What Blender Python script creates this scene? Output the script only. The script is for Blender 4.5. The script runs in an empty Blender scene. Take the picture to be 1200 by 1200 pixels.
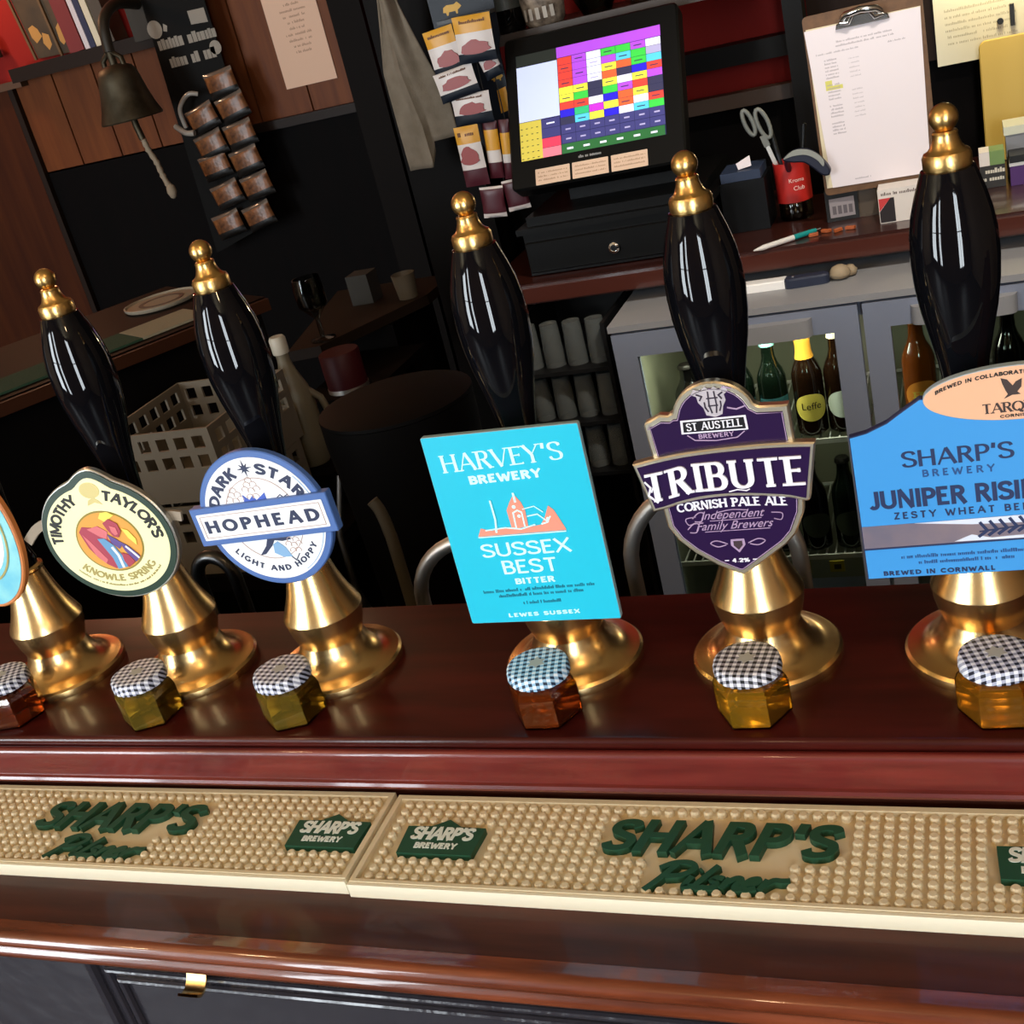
import bpy, bmesh, math, random
from math import sin, cos, pi, radians as R
from mathutils import Matrix, Vector

random.seed(7)
SC = bpy.context.scene
COL = SC.collection

# ------------------------------------------------------------------ camera, sky, lights, exposure
YAW, PITCH, ROLL = -0.4230, 0.4140, 0.2524
FOCAL = 1417.56
fwd = Vector((sin(YAW)*cos(PITCH), cos(YAW)*cos(PITCH), -sin(PITCH)))
rgt = Vector((cos(YAW), -sin(YAW), 0.0))
dwn = fwd.cross(rgt)
cr, sr = cos(ROLL), sin(ROLL)
rx = rgt*cr + dwn*sr
dx = dwn*cr - rgt*sr
cam = bpy.data.cameras.new('camera')
cam.sensor_width = 36.0
cam.lens = FOCAL*36.0/1200.0
cam.clip_start = 0.02
camo = bpy.data.objects.new('camera', cam)
m = Matrix((( rx.x, -dx.x, -fwd.x, 0.2442), (rx.y, -dx.y, -fwd.y, -0.6578), (rx.z, -dx.z, -fwd.z, 0.4323), (0, 0, 0, 1)))
camo.matrix_world = m
COL.objects.link(camo)
SC.camera = camo

world = bpy.data.worlds.new('sky')
world.use_nodes = True
bg = world.node_tree.nodes['Background']
bg.inputs[0].default_value = (0.86, 0.94, 1.0, 1)
bg.inputs[1].default_value = 21.5
SC.world = world

def light(name, kind, loc, energy, color, size=0.05, rot=(0, 0, 0), sy=None, spot=None, portal=False):
    l = bpy.data.lights.new(name, kind)
    l.energy = energy
    l.color = color
    if kind == 'AREA':
        l.size = size
        if sy:
            l.shape = 'RECTANGLE'
            l.size_y = sy
        if portal:
            l.cycles.is_portal = True
    else:
        l.shadow_soft_size = size
    if kind == 'SPOT' and spot:
        l.spot_size = spot
        l.spot_blend = 0.6
    o = bpy.data.objects.new(name, l)
    o.location = loc
    o.rotation_euler = rot
    COL.objects.link(o)
    return o

# window openings in the front wall behind the camera (x0, x1), z 0.05..1.45
WINS = [(-3.7, -2.55), (-1.9, -1.5), (0.8, 1.45)]
WZ0, WZ1, WY = -0.75, 1.5, -2.9
for (a, b) in WINS:
    light('window_daylight', 'AREA', ((a+b)/2, WY-0.02, (WZ0+WZ1)/2), 1, (1, 1, 1), b-a, (R(90), 0, 0), WZ1-WZ0, portal=True)
WARM = (1.0, 0.66, 0.36)
for (x, y) in ((-1.9, -1.7), (-0.3, -1.9), (1.3, -1.6), (0.6, -0.9), (-1.2, -0.8)):
    light('ceiling_bulb', 'POINT', (x, y, 1.38), 8.0, WARM, 0.035)
light('alcove_lamp', 'POINT', (0.31, 1.96, 0.30), 3.2, (1.0, 0.86, 0.52), 0.03)
light('wall_lamp', 'POINT', (-2.75, 2.55, 0.98), 12.0, (1.0, 0.55, 0.30), 0.04)
light('passage_lamp', 'POINT', (-1.6, 2.0, 1.2), 2.0, WARM, 0.05)
light('fridge_fill_spot', 'SPOT', (.55, .55, 1.5), 110.0, (1.0, .93, .82), .06, ((Vector((-.05, 1.55, -.35))-Vector((.55, .55, 1.5))).to_track_quat('-Z', 'Y').to_euler()), None, R(46))  # fill light with no visible fixture, added to brighten the fridge fronts and bottles
light('fridge_light', 'AREA', (-0.18, 1.492, -0.27), 1.5, (1.0, 0.96, 0.85), 0.3, (0, 0, 0), 0.04)

vs = SC.view_settings
SC.display_settings.display_device = 'sRGB'
vs.view_transform = 'Standard'
vs.look = 'None'
vs.gamma = 1.0
vs.use_curve_mapping = False
vs.exposure = 0.0
SC.cycles.max_bounces = 10
SC.cycles.transmission_bounces = 10
SC.cycles.transparent_max_bounces = 12
SC.cycles.caustics_reflective = False
SC.cycles.caustics_refractive = False
SC.cycles.sample_clamp_indirect = 6.0
SC.cycles.use_denoising = True

# ------------------------------------------------------------------ helpers
def lin(h):
    h = h.lstrip('#')
    v = [int(h[i:i+2], 16)/255 for i in (0, 2, 4)]
    return tuple(c/12.92 if c <= 0.04045 else ((c+0.055)/1.055)**2.4 for c in v) + (1.0,)

MATS = {}
def mat(name, col, rough=0.5, metal=0.0, coat=0.0, spec=0.5, noise=None, bump=None, trans=0.0, ior=1.45, emit=0.0, sheen=0.0, coat_rough=0.05):
    """noise = (second colour, scale, (sx,sy,sz)); bump = (scale, strength, (sx,sy,sz))"""
    if name in MATS:
        return MATS[name]
    mt = bpy.data.materials.new(name)
    mt.use_nodes = True
    nt = mt.node_tree
    p = nt.nodes['Principled BSDF']
    c = lin(col) if isinstance(col, str) else tuple(col)+(1.0,)
    p.inputs['Base Color'].default_value = c
    p.inputs['Roughness'].default_value = rough
    p.inputs['Metallic'].default_value = metal
    p.inputs['Coat Weight'].default_value = coat
    p.inputs['Coat Roughness'].default_value = coat_rough
    p.inputs['Specular IOR Level'].default_value = spec
    p.inputs['Transmission Weight'].default_value = trans
    p.inputs['IOR'].default_value = ior
    p.inputs['Sheen Weight'].default_value = sheen
    if emit:
        p.inputs['Emission Color'].default_value = c
        p.inputs['Emission Strength'].default_value = emit
    if noise or bump:
        tc = nt.nodes.new('ShaderNodeTexCoord')
    if noise:
        mp = nt.nodes.new('ShaderNodeMapping')
        mp.inputs['Scale'].default_value = noise[2]
        nz = nt.nodes.new('ShaderNodeTexNoise')
        nz.inputs['Scale'].default_value = noise[1]
        nz.inputs['Detail'].default_value = 6
        rp = nt.nodes.new('ShaderNodeValToRGB')
        rp.color_ramp.elements[0].position = 0.32
        rp.color_ramp.elements[1].position = 0.68
        rp.color_ramp.elements[0].color = c
        rp.color_ramp.elements[1].color = lin(noise[0])
        nt.links.new(tc.outputs['Object'], mp.inputs['Vector'])
        nt.links.new(mp.outputs[0], nz.inputs['Vector'])
        nt.links.new(nz.outputs['Fac'], rp.inputs[0])
        nt.links.new(rp.outputs[0], p.inputs['Base Color'])
    if bump:
        mp2 = nt.nodes.new('ShaderNodeMapping')
        mp2.inputs['Scale'].default_value = bump[2]
        n2 = nt.nodes.new('ShaderNodeTexNoise')
        n2.inputs['Scale'].default_value = bump[0]
        n2.inputs['Detail'].default_value = 4
        b = nt.nodes.new('ShaderNodeBump')
        b.inputs['Strength'].default_value = bump[1]
        b.inputs['Distance'].default_value = 0.002
        nt.links.new(tc.outputs['Object'], mp2.inputs['Vector'])
        nt.links.new(mp2.outputs[0], n2.inputs['Vector'])
        nt.links.new(n2.outputs['Fac'], b.inputs['Height'])
        nt.links.new(b.outputs[0], p.inputs['Normal'])
    MATS[name] = mt
    return mt

def clear_glass(name, tint='#ffffff', rough=0.02):
    if name in MATS:
        return MATS[name]
    mt = bpy.data.materials.new(name)
    mt.use_nodes = True
    nt = mt.node_tree
    nt.nodes.remove(nt.nodes['Principled BSDF'])
    out = nt.nodes['Material Output']
    tr = nt.nodes.new('ShaderNodeBsdfTransparent')
    tr.inputs[0].default_value = lin(tint)
    gl = nt.nodes.new('ShaderNodeBsdfGlossy')
    gl.inputs['Roughness'].default_value = rough
    fr = nt.nodes.new('ShaderNodeFresnel')
    mx = nt.nodes.new('ShaderNodeMixShader')
    nt.links.new(fr.outputs[0], mx.inputs[0])
    nt.links.new(tr.outputs[0], mx.inputs[1])
    nt.links.new(gl.outputs[0], mx.inputs[2])
    nt.links.new(mx.outputs[0], out.inputs[0])
    MATS[name] = mt
    return mt

class MB:
    def __init__(s):
        s.v, s.f, s.m = [], [], []
    def add(s, v, f, mi=0):
        o = len(s.v)
        s.v += [tuple(p) for p in v]
        for q in f:
            s.f.append(tuple(i+o for i in q))
            s.m.append(mi)
        return s
    def box(s, a, b, mi=0, mtx=None):
        (x0, y0, z0), (x1, y1, z1) = a, b
        v = [(x0,y0,z0),(x1,y0,z0),(x1,y1,z0),(x0,y1,z0),(x0,y0,z1),(x1,y0,z1),(x1,y1,z1),(x0,y1,z1)]
        if mtx is not None:
            v = [mtx @ Vector(p) for p in v]
        return s.add(v, [(0,3,2,1),(4,5,6,7),(0,1,5,4),(1,2,6,5),(2,3,7,6),(3,0,4,7)], mi)
    def lathe(s, prof, n=40, mi=0, c=(0,0,0), cap=True, mtx=None):
        v, f = [], []
        for (r, z) in prof:
            for k in range(n):
                a = 2*pi*k/n
                v.append((c[0]+r*cos(a), c[1]+r*sin(a), c[2]+z))
        for i in range(len(prof)-1):
            for k in range(n):
                k2 = (k+1) % n
                f.append((i*n+k, i*n+k2, (i+1)*n+k2, (i+1)*n+k))
        if cap:
            f.append(tuple(range(n-1, -1, -1)))
            L = (len(prof)-1)*n
            f.append(tuple(L+k for k in range(n)))
        if mtx is not None:
            v = [mtx @ Vector(p) for p in v]
        return s.add(v, f, mi)
    def tube(s, pts, r, n=10, mi=0, closed=False):
        P = [Vector(p) for p in pts]
        N = len(P)
        rr = r if isinstance(r, (list, tuple)) else [r]*N
        v, f = [], []
        t0 = (P[1]-P[0]).normalized()
        up = Vector((0, 0, 1)) if abs(t0.z) < 0.9 else Vector((1, 0, 0))
        nrm = t0.cross(up).normalized()
        for i in range(N):
            if closed:
                t = P[(i+1) % N]-P[i-1]
            else:
                t = P[min(i+1, N-1)]-P[max(i-1, 0)]
            t = t.normalized()
            nrm = (nrm-t*nrm.dot(t)).normalized()
            b = t.cross(nrm)
            for k in range(n):
                a = 2*pi*k/n
                v.append(P[i]+(nrm*cos(a)+b*sin(a))*rr[i])
        for i in range(N if closed else N-1):
            j = (i+1) % N
            for k in range(n):
                k2 = (k+1) % n
                f.append((i*n+k, i*n+k2, j*n+k2, j*n+k))
        if not closed:
            f.append(tuple(range(n-1, -1, -1)))
            f.append(tuple((N-1)*n+k for k in range(n)))
        return s.add(v, f, mi)
    def poly(s, pts, z0, z1, mi=0, inset=0.0, side=None):
        """extruded outline (counter-clockwise) along z, front edge chamfered by inset"""
        n = len(pts)
        if area2(pts) < 0:
            pts = pts[::-1]
        top = offset_poly(pts, -inset) if inset else pts
        zc = z1-inset if inset else z1
        v = [(x, y, z0) for x, y in pts]+[(x, y, zc) for x, y in pts]
        f = [tuple(range(n-1, -1, -1))]
        f += [(i, (i+1) % n, n+(i+1) % n, n+i) for i in range(n)]
        ms = [mi]+[mi if side is None else side]*n
        if inset:
            v += [(x, y, z1) for x, y in top]
            f += [(n+i, n+(i+1) % n, 2*n+(i+1) % n, 2*n+i) for i in range(n)]
            ms += [mi if side is None else side]*n
            f.append(tuple(2*n+i for i in range(n)))
        else:
            f.append(tuple(n+i for i in range(n)))
        ms.append(mi)
        o = len(s.v)
        s.v += v
        for q, mm in zip(f, ms):
            s.f.append(tuple(i+o for i in q))
            s.m.append(mm)
        return s
    def build(s, name, mats, parent=None, smooth=0, loc=None, rot=None):
        me = bpy.data.meshes.new(name)
        me.from_pydata([tuple(p) for p in s.v], [], s.f)
        mats = mats if isinstance(mats, (list, tuple)) else [mats]
        for mm in mats:
            me.materials.append(mm)
        me.polygons.foreach_set('material_index', s.m)
        bm = bmesh.new()
        bm.from_mesh(me)
        bmesh.ops.recalc_face_normals(bm, faces=bm.faces)
        if smooth:
            for e in bm.edges:
                if len(e.link_faces) == 2 and e.calc_face_angle(0) > R(smooth):
                    e.smooth = False
            for f in bm.faces:
                f.smooth = True
        bm.to_mesh(me)
        bm.free()
        o = bpy.data.objects.new(name, me)
        COL.objects.link(o)
        if parent:
            o.parent = parent
        if loc is not None:
            o.location = loc
        if rot is not None:
            o.rotation_euler = rot
        return o

def area2(p):
    return sum(p[i][0]*p[(i+1) % len(p)][1]-p[(i+1) % len(p)][0]*p[i][1] for i in range(len(p)))

def offset_poly(pts, d):
    n = len(pts)
    out = []
    for i in range(n):
        a, b, c = pts[i-1], pts[i], pts[(i+1) % n]
        e1 = Vector((b[0]-a[0], b[1]-a[1])); e2 = Vector((c[0]-b[0], c[1]-b[1]))
        if e1.length < 1e-9 or e2.length < 1e-9:
            out.append(b); continue
        e1.normalize(); e2.normalize()
        n1 = Vector((e1.y, -e1.x)); n2 = Vector((e2.y, -e2.x))
        k = n1+n2
        if k.length < 1e-6:
            out.append(b); continue
        k.normalize()
        s = d/max(0.45, k.dot(n1))
        out.append((b[0]+k.x*s, b[1]+k.y*s))
    return out

def tag(o, label=None, cat=None, group=None, kind=None):
    if label: o['label'] = label
    if cat: o['category'] = cat
    if group: o['group'] = group
    if kind: o['kind'] = kind
    return o

def empty(name, loc=(0, 0, 0), rot=(0, 0, 0), parent=None):
    o = bpy.data.objects.new(name, None)
    o.empty_display_size = 0.02
    o.location = loc
    o.rotation_euler = rot
    COL.objects.link(o)
    if parent: o.parent = parent
    return o

def copy_tree(o, parent=None):
    c = o.copy()
    COL.objects.link(c)
    if parent is not None:
        c.parent = parent
    for ch in [x for x in COL.objects if x.parent == o]:
        copy_tree(ch, c)
    return c

def box(name, a, b, mt, parent=None, bev=0.0):
    o = MB().box(a, b).build(name, mt, parent)
    if bev:
        md = o.modifiers.new('bevel', 'BEVEL')
        md.width = bev
        md.segments = 2
        md.limit_method = 'ANGLE'
    return o

def structure(o):
    o['kind'] = 'structure'
    return o

def ellipse(a, b, n=64, cx=0, cy=0, t0=0, t1=2*pi, closed=True):
    k = n if closed else n-1
    return [(cx+a*cos(t0+(t1-t0)*i/k), cy+b*sin(t0+(t1-t0)*i/k)) for i in range(n)]

def rrect(w, h, r, n=4, cx=0, cy=0):
    p = []
    for (sx, sy, a0) in ((1, 1, 0), (-1, 1, 90), (-1, -1, 180), (1, -1, 270)):
        for k in range(n+1):
            a = R(a0+90*k/n)
            p.append((cx+sx*(w/2-r)+r*cos(a), cy+sy*(h/2-r)+r*sin(a)))
    return p

def mm(pts):
    return [(x*0.001, y*0.001) for x, y in pts]

def smoothpts(pts, n=6, closed=False):
    P = [Vector((p[0], p[1])) for p in pts]
    N = len(P)
    out = []
    rng = range(N) if closed else range(N-1)
    for i in rng:
        p0 = P[i-1] if (closed or i > 0) else P[0]
        p1 = P[i]; p2 = P[(i+1) % N]
        p3 = P[(i+2) % N] if (closed or i+2 < N) else P[-1]
        for k in range(n):
            t = k/n
            q = 0.5*((2*p1)+(p2-p0)*t+(2*p0-5*p1+4*p2-p3)*t*t+(3*p1-p0-3*p2+p3)*t**3)
            out.append((q.x, q.y))
    if not closed:
        out.append((P[-1].x, P[-1].y))
    return out

# ------------------------------------------------------------------ lettering: a stroke alphabet with thick and thin strokes
def arc(cx, cy, rx_, ry_, a0, a1, n=10):
    return [(cx+rx_*cos(R(a0+(a1-a0)*i/n)), cy+ry_*sin(R(a0+(a1-a0)*i/n))) for i in range(n+1)]
SP = smoothpts([(.58,.80),(.50,.95),(.31,1.0),(.11,.93),(.05,.76),(.14,.61),(.33,.51),(.53,.41),(.60,.25),(.53,.07),(.31,0),(.11,.05),(.03,.20)], 4)
# glyph: width, strokes (points, fixed weight or None), serif feet (x, y), bar-end ticks
G = {
 'A': (.80, [([(0,0),(.40,1)],'t'), ([(.40,1),(.80,0)],'T'), ([(.16,.34),(.64,.34)],'t')], [(0,0),(.8,0)]),
 'B': (.62, [([(.08,0),(.08,1)],'T'), ([(.08,1),(.32,1)]+arc(.32,.765,.22,.235,90,-90)+[(.08,.53)],None), ([(.08,.53),(.34,.53)]+arc(.34,.265,.26,.265,90,-90)+[(.08,0)],None)], []),
 'C': (.74, [(arc(.42,.5,.40,.5,48,312,20),None)], []),
 'D': (.74, [([(.08,0),(.08,1)],'T'), ([(.08,1),(.30,1)]+arc(.30,.5,.42,.5,90,-90,16)+[(.08,0)],None)], []),
 'E': (.58, [([(.08,0),(.08,1)],'T'), ([(.08,1),(.54,1)],'t'), ([(.08,.52),(.46,.52)],'t'), ([(.08,0),(.57,0)],'t')], []),
 'F': (.55, [([(.08,0),(.08,1)],'T'), ([(.08,1),(.54,1)],'t'), ([(.08,.50),(.46,.50)],'t')], [(.08,0)]),
 'G': (.80, [(arc(.42,.5,.40,.5,48,330,20)+[(.77,.42)],None), ([(.52,.42),(.79,.42)],'t')], []),
 'H': (.78, [([(.08,0),(.08,1)],'T'), ([(.70,0),(.70,1)],'T'), ([(.08,.52),(.70,.52)],'t')], [(.08,0),(.08,1),(.70,0),(.70,1)]),
 'I': (.20, [([(.10,0),(.10,1)],'T')], [(.10,0),(.10,1)]),
 'J': (.46, [([(.38,1),(.38,.24)]+arc(.20,.24,.18,.24,0,-150),None)], [(.38,1)]),
 'K': (.70, [([(.08,0),(.08,1)],'T'), ([(.62,1),(.10,.42)],'t'), ([(.26,.58),(.68,0)],'T')], [(.08,0),(.08,1),(.68,0),(.62,1)]),
 'L': (.56, [([(.08,0),(.08,1)],'T'), ([(.08,0),(.55,0)],'t')], [(.08,1)]),
 'M': (.92, [([(.08,0),(.08,1)],'t'), ([(.08,1),(.46,.12)],'T'), ([(.46,.12),(.84,1)],'t'), ([(.84,1),(.84,0)],'T')], [(.08,0),(.84,0)]),
 'N': (.78, [([(.08,0),(.08,1)],'t'), ([(.08,1),(.70,0)],'T'), ([(.70,0),(.70,1)],'t')], [(.08,0),(.70,1)]),
 'O': (.86, [(arc(.43,.5,.41,.5,0,360,28),None)], []),
 'P': (.60, [([(.08,0),(.08,1)],'T'), ([(.08,1),(.30,1)]+arc(.30,.735,.26,.265,90,-90)+[(.08,.47)],None)], [(.08,0)]),
 'Q': (.86, [(arc(.43,.5,.41,.5,0,360,28),None), ([(.45,.18),(.60,-.06),(.82,-.14)],'T')], []),
 'R': (.68, [([(.08,0),(.08,1)],'T'), ([(.08,1),(.32,1)]+arc(.32,.76,.23,.24,90,-90)+[(.08,.52)],None), ([(.32,.52),(.66,0)],'T')], [(.08,0),(.66,0)]),
 'S': (.63, [(SP,None)], []),
 'T': (.66, [([(.33,0),(.33,1)],'T'), ([(.02,1),(.64,1)],'t')], [(.33,0)]),
 'U': (.76, [([(.08,1),(.08,.30)]+arc(.38,.30,.30,.30,180,360,14)+[(.68,1)],None)], [(.08,1),(.68,1)]),
 'V': (.78, [([(0,1),(.39,0)],'T'), ([(.39,0),(.78,1)],'t')], [(0,1),(.78,1)]),
 'W': (1.06, [([(0,1),(.28,0)],'T'), ([(.28,0),(.53,.92)],'t'), ([(.53,.92),(.78,0)],'T'), ([(.78,0),(1.06,1)],'t')], [(0,1),(1.06,1)]),
 'X': (.72, [([(0,1),(.72,0)],'T'), ([(.72,1),(0,0)],'t')], [(0,0),(0,1),(.72,0),(.72,1)]),
 'Y': (.74, [([(0,1),(.37,.46)],'T'), ([(.37,.46),(.74,1)],'t'), ([(.37,.46),(.37,0)],'T')], [(0,1),(.74,1),(.37,0)]),
 'Z': (.64, [([(.04,1),(.60,1)],'t'), ([(.60,1),(.03,0)],'T'), ([(.03,0),(.62,0)],'t')], []),
 "'": (.18, [([(.10,1),(.07,.72)],'T')], []),
 '4': (.62, [([(.44,0),(.44,1)],'T'), ([(.44,1),(.03,.30)],'t'), ([(.03,.30),(.60,.30)],'t')], []),
 '2': (.60, [(smoothpts([(.04,.78),(.12,.95),(.30,1),(.48,.93),(.54,.76),(.44,.52),(.06,.02)],3),None), ([(.05,0),(.57,0)],'t')], []),
 '0': (.62, [(arc(.31,.5,.27,.5,0,360,24),None)], []),
 '.': (.18, [([(.06,.06),(.12,.06)],'T')], []),
 '%': (.80, [(arc(.18,.78,.15,.2,0,360,12),'t'), (arc(.62,.22,.15,.2,0,360,12),'t'), ([(.66,1),(.14,0)],'t')], []),
 ' ': (.34, [], []),
}
def stroke(pts, w):
    """ribbon of quads along a polyline, w = list of widths"""
    n = len(pts)
    v, f = [], []
    closed = n > 3 and abs(pts[0][0]-pts[-1][0]) < 1e-6 and abs(pts[0][1]-pts[-1][1]) < 1e-6
    for i in range(n):
        a = pts[i-1] if i > 0 else (pts[-2] if closed else pts[0])
        c = pts[i+1] if i < n-1 else (pts[1] if closed else pts[-1])
        b = pts[i]
        e1 = Vector((b[0]-a[0], b[1]-a[1])); e2 = Vector((c[0]-b[0], c[1]-b[1]))
        if e1.length < 1e-9: e1 = e2.copy()
        if e2.length < 1e-9: e2 = e1.copy()
        e1.normalize(); e2.normalize()
        t = (e1+e2)
        t = t.normalized() if t.length > 1e-6 else e1
        nn = Vector((-t.y, t.x))
        k = w[i]/2/max(0.6, nn.dot(Vector((-e1.y, e1.x))))
        v += [(b[0]+nn.x*k, b[1]+nn.y*k), (b[0]-nn.x*k, b[1]-nn.y*k)]
    for i in range(n-1):
        f.append((2*i, 2*i+1, 2*i+3, 2*i+2))
    return v, f

def letters(text, h, thick=.16, thin=.16, serif=0.0, sx=1.0, space=.12, shear=0.0, align='c'):
    """returns 2-D verts/faces of a line of capitals, cap height h, baseline y = 0"""
    V, F = [], []
    x = 0.0
    hw = thin/2
    for ch in text:
        wd, strokes, feet = G[ch]
        def mp(p):
            return (x+p[0]*sx, hw+p[1]*(1-2*hw))
        for pts, wt in strokes:
            q = [mp(p) for p in pts]
            for (i, j) in ((0, 1), (-1, -2)):
                dxx, dyy = pts[i][0]-pts[j][0], pts[i][1]-pts[j][1]
                if abs(dyy) > 0.5*abs(dxx) and pts[i][1] in (0, 1):
                    q[i] = (q[i][0], float(pts[i][1]))
            ws = []
            for i in range(len(q)):
                if wt == 'T': ws.append(thick)
                elif wt == 't': ws.append(thin)
                else:
                    a = q[max(i-1, 0)]; b = q[min(i+1, len(q)-1)]
                    d = math.hypot(b[0]-a[0], b[1]-a[1]) or 1
                    ws.append(thin+(thick-thin)*(abs(b[1]-a[1])/d)**1.5)
            v, f = stroke(q, ws)
            o = len(V); V += v; F += [tuple(i+o for i in t) for t in f]
        if serif:
            sh = thin*0.9
            ff = list(feet)
            if ch in 'BDEFLPR': ff += [(.0, 0), (.0, 1)]
            for (fx, fy) in ff:
                cx = x+fx*sx; y0 = 0 if fy == 0 else 1-sh
                L = serif+thick/2
                o = len(V)
                V += [(cx-L, y0), (cx+L*(0.6 if fx == .0 and ch in 'BDEFLPR' else 1), y0), (cx+L*(0.6 if fx == .0 and ch in 'BDEFLPR' else 1), y0+sh), (cx-L, y0+sh)]
                F.append((o, o+1, o+2, o+3))
            ticks = {'E': [(.54,1,-1),(.57,0,1),(.46,.52,0)], 'F': [(.54,1,-1)], 'T': [(.03,1,-1),(.63,1,-1)], 'L': [(.55,0,1)], 'S': [(.60,.86,-.3),(.04,.16,.3)]}
            for (tx, ty, s) in ticks.get(ch, []):
                cx = x+tx*sx; L = serif*1.6
                y0, y1 = (ty-L, ty) if s == -1 else ((ty, ty+L) if s == 1 else (ty-L*.7, ty+L*.7))
                o = len(V)
                V += [(cx-thin*.55, y0), (cx+thin*.55, y0), (cx+thin*.55, y1), (cx-thin*.55, y1)]
                F.append((o, o+1, o+2, o+3))
        x += wd*sx+space
    W = x-space
    ox = {'c': W/2, 'l': 0, 'r': W}[align]
    V = [((a-ox+shear*b)*h, b*h) for a, b in V]
    return V, F

def fit_letters(text, width, h, **k):
    """letters stretched sideways so that the line is as wide as asked"""
    v, f = letters(text, h, **k)
    a = min(p[0] for p in v); b = max(p[0] for p in v)
    s = width/(b-a)
    c = (a+b)/2
    return [((p[0]-c)*s, p[1]) for p in v], f

def bend(v, rad, a0=0.0, bottom=False, ry=1.0):
    o = []
    for x, y in v:
        a = x/rad
        if not bottom:
            t = a+a0
            o.append(((rad+y)*sin(t), (rad+y)*cos(t)*ry))
        else:
            t = a+a0
            o.append(((rad-y)*sin(t), -(rad-y)*cos(t)*ry))
    return o

def inked(name, vf, mt, parent, x=0, y=0, z=0.0, t=0.0003, rot=0.0):
    """lettering as a thin raised mesh in its parent's plane"""
    v, f = vf
    c, s = cos(rot), sin(rot)
    P = [(x+c*a-s*b, y+s*a+c*b) for a, b in v]
    n = len(P)
    # strokes that cross lie a few microns apart, so that no two faces share a plane
    par = list(range(n))
    def root(i):
        while par[i] != i:
            par[i] = par[par[i]]; i = par[i]
        return i
    for q in f:
        for i in q[1:]:
            par[root(i)] = root(q[0])
    idx = {}
    dzs = [7e-6*(idx.setdefault(root(i), len(idx)) % 9) for i in range(n)]
    V = [(a, b, z+t+d) for (a, b), d in zip(P, dzs)]+[(a, b, z) for a, b in P]
    Fs = []
    for q in f:
        ar = sum(P[q[i]][0]*P[q[(i+1) % len(q)]][1]-P[q[(i+1) % len(q)]][0]*P[q[i]][1] for i in range(len(q)))
        if ar < 0: q = q[::-1]
        Fs.append(q)
        for i in range(len(q)):
            j = (i+1) % len(q)
            Fs.append((q[i]+n, q[j]+n, q[j], q[i]))
    me = bpy.data.meshes.new(name)
    me.from_pydata(V, [], Fs)
    me.materials.append(mt)
    o = bpy.data.objects.new(name, me)
    COL.objects.link(o)
    o.parent = parent
    return o

def scribble(w, h, seed=0, fill=.62, flat=False):
    """a line of print too small to read: a row of short upright dashes"""
    rnd = random.Random(seed)
    v, f = [], []
    x = -w/2
    while x < w/2:
        lw = h*rnd.uniform(.35, .6)
        if rnd.random() < .14:
            x += h*.5
            continue
        hh = h*(rnd.choice((.8, .85, 1.0, .9)) if flat else rnd.choice((.6, .65, 1.0, .7)))
        o = len(v)
        v += [(x, 0), (x+lw*fill, 0), (x+lw*fill, hh), (x, hh)]
        f.append((o, o+1, o+2, o+3))
        x += lw
    return v, f

def merge(*vfs):
    V, F = [], []
    for v, f in vfs:
        o = len(V)
        V += v
        F += [tuple(i+o for i in q) for q in f]
    return V, F

def at2(vf, x, y, rot=0.0, s=1.0):
    c, sn = cos(rot), sin(rot)
    return [(x+s*(c*a-sn*b), y+s*(sn*a+c*b)) for a, b in vf[0]], vf[1]

def line2(pts, w, taper=False):
    n = len(pts)
    ws = [w*(1-0.85*i/(n-1)) if taper else w for i in range(n)]
    return stroke(pts, ws)

def disc2(cx, cy, a, b=None, n=20):
    return ellipse(a, b or a, n, cx, cy), [tuple(range(n))]

def poly2(pts):
    p = pts if area2(pts) > 0 else pts[::-1]
    return list(p), [tuple(range(len(p)))]

def smooth3(pts, n=5):
    P = [Vector(p) for p in pts]
    out = []
    for i in range(len(P)-1):
        p0 = P[max(i-1, 0)]; p1 = P[i]; p2 = P[i+1]; p3 = P[min(i+2, len(P)-1)]
        for k in range(n):
            t = k/n
            out.append(tuple(.5*((2*p1)+(p2-p0)*t+(2*p0-5*p1+4*p2-p3)*t*t+(3*p1-p0-3*p2+p3)*t**3)))
    out.append(tuple(P[-1]))
    return out

def plain_text(s, width):
    """mixed-case text in Blender's own built-in font as flat 2-D verts/faces, centred, baseline 0"""
    cu_ = bpy.data.curves.new('lettering_source', 'FONT')
    cu_.body = s
    cu_.size = .02
    ob = bpy.data.objects.new('lettering_source', cu_)
    COL.objects.link(ob)
    dg = bpy.context.evaluated_depsgraph_get()
    me = bpy.data.meshes.new_from_object(ob.evaluated_get(dg))
    v = [(q.co.x, q.co.y) for q in me.vertices]
    f = [tuple(p.vertices) for p in me.polygons]
    bpy.data.objects.remove(ob)
    bpy.data.curves.remove(cu_)
    bpy.data.meshes.remove(me)
    a = min(p[0] for p in v); b = max(p[0] for p in v)
    k = width/(b-a)
    return [((p[0]-(a+b)/2)*k, p[1]*k) for p in v], f

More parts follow.
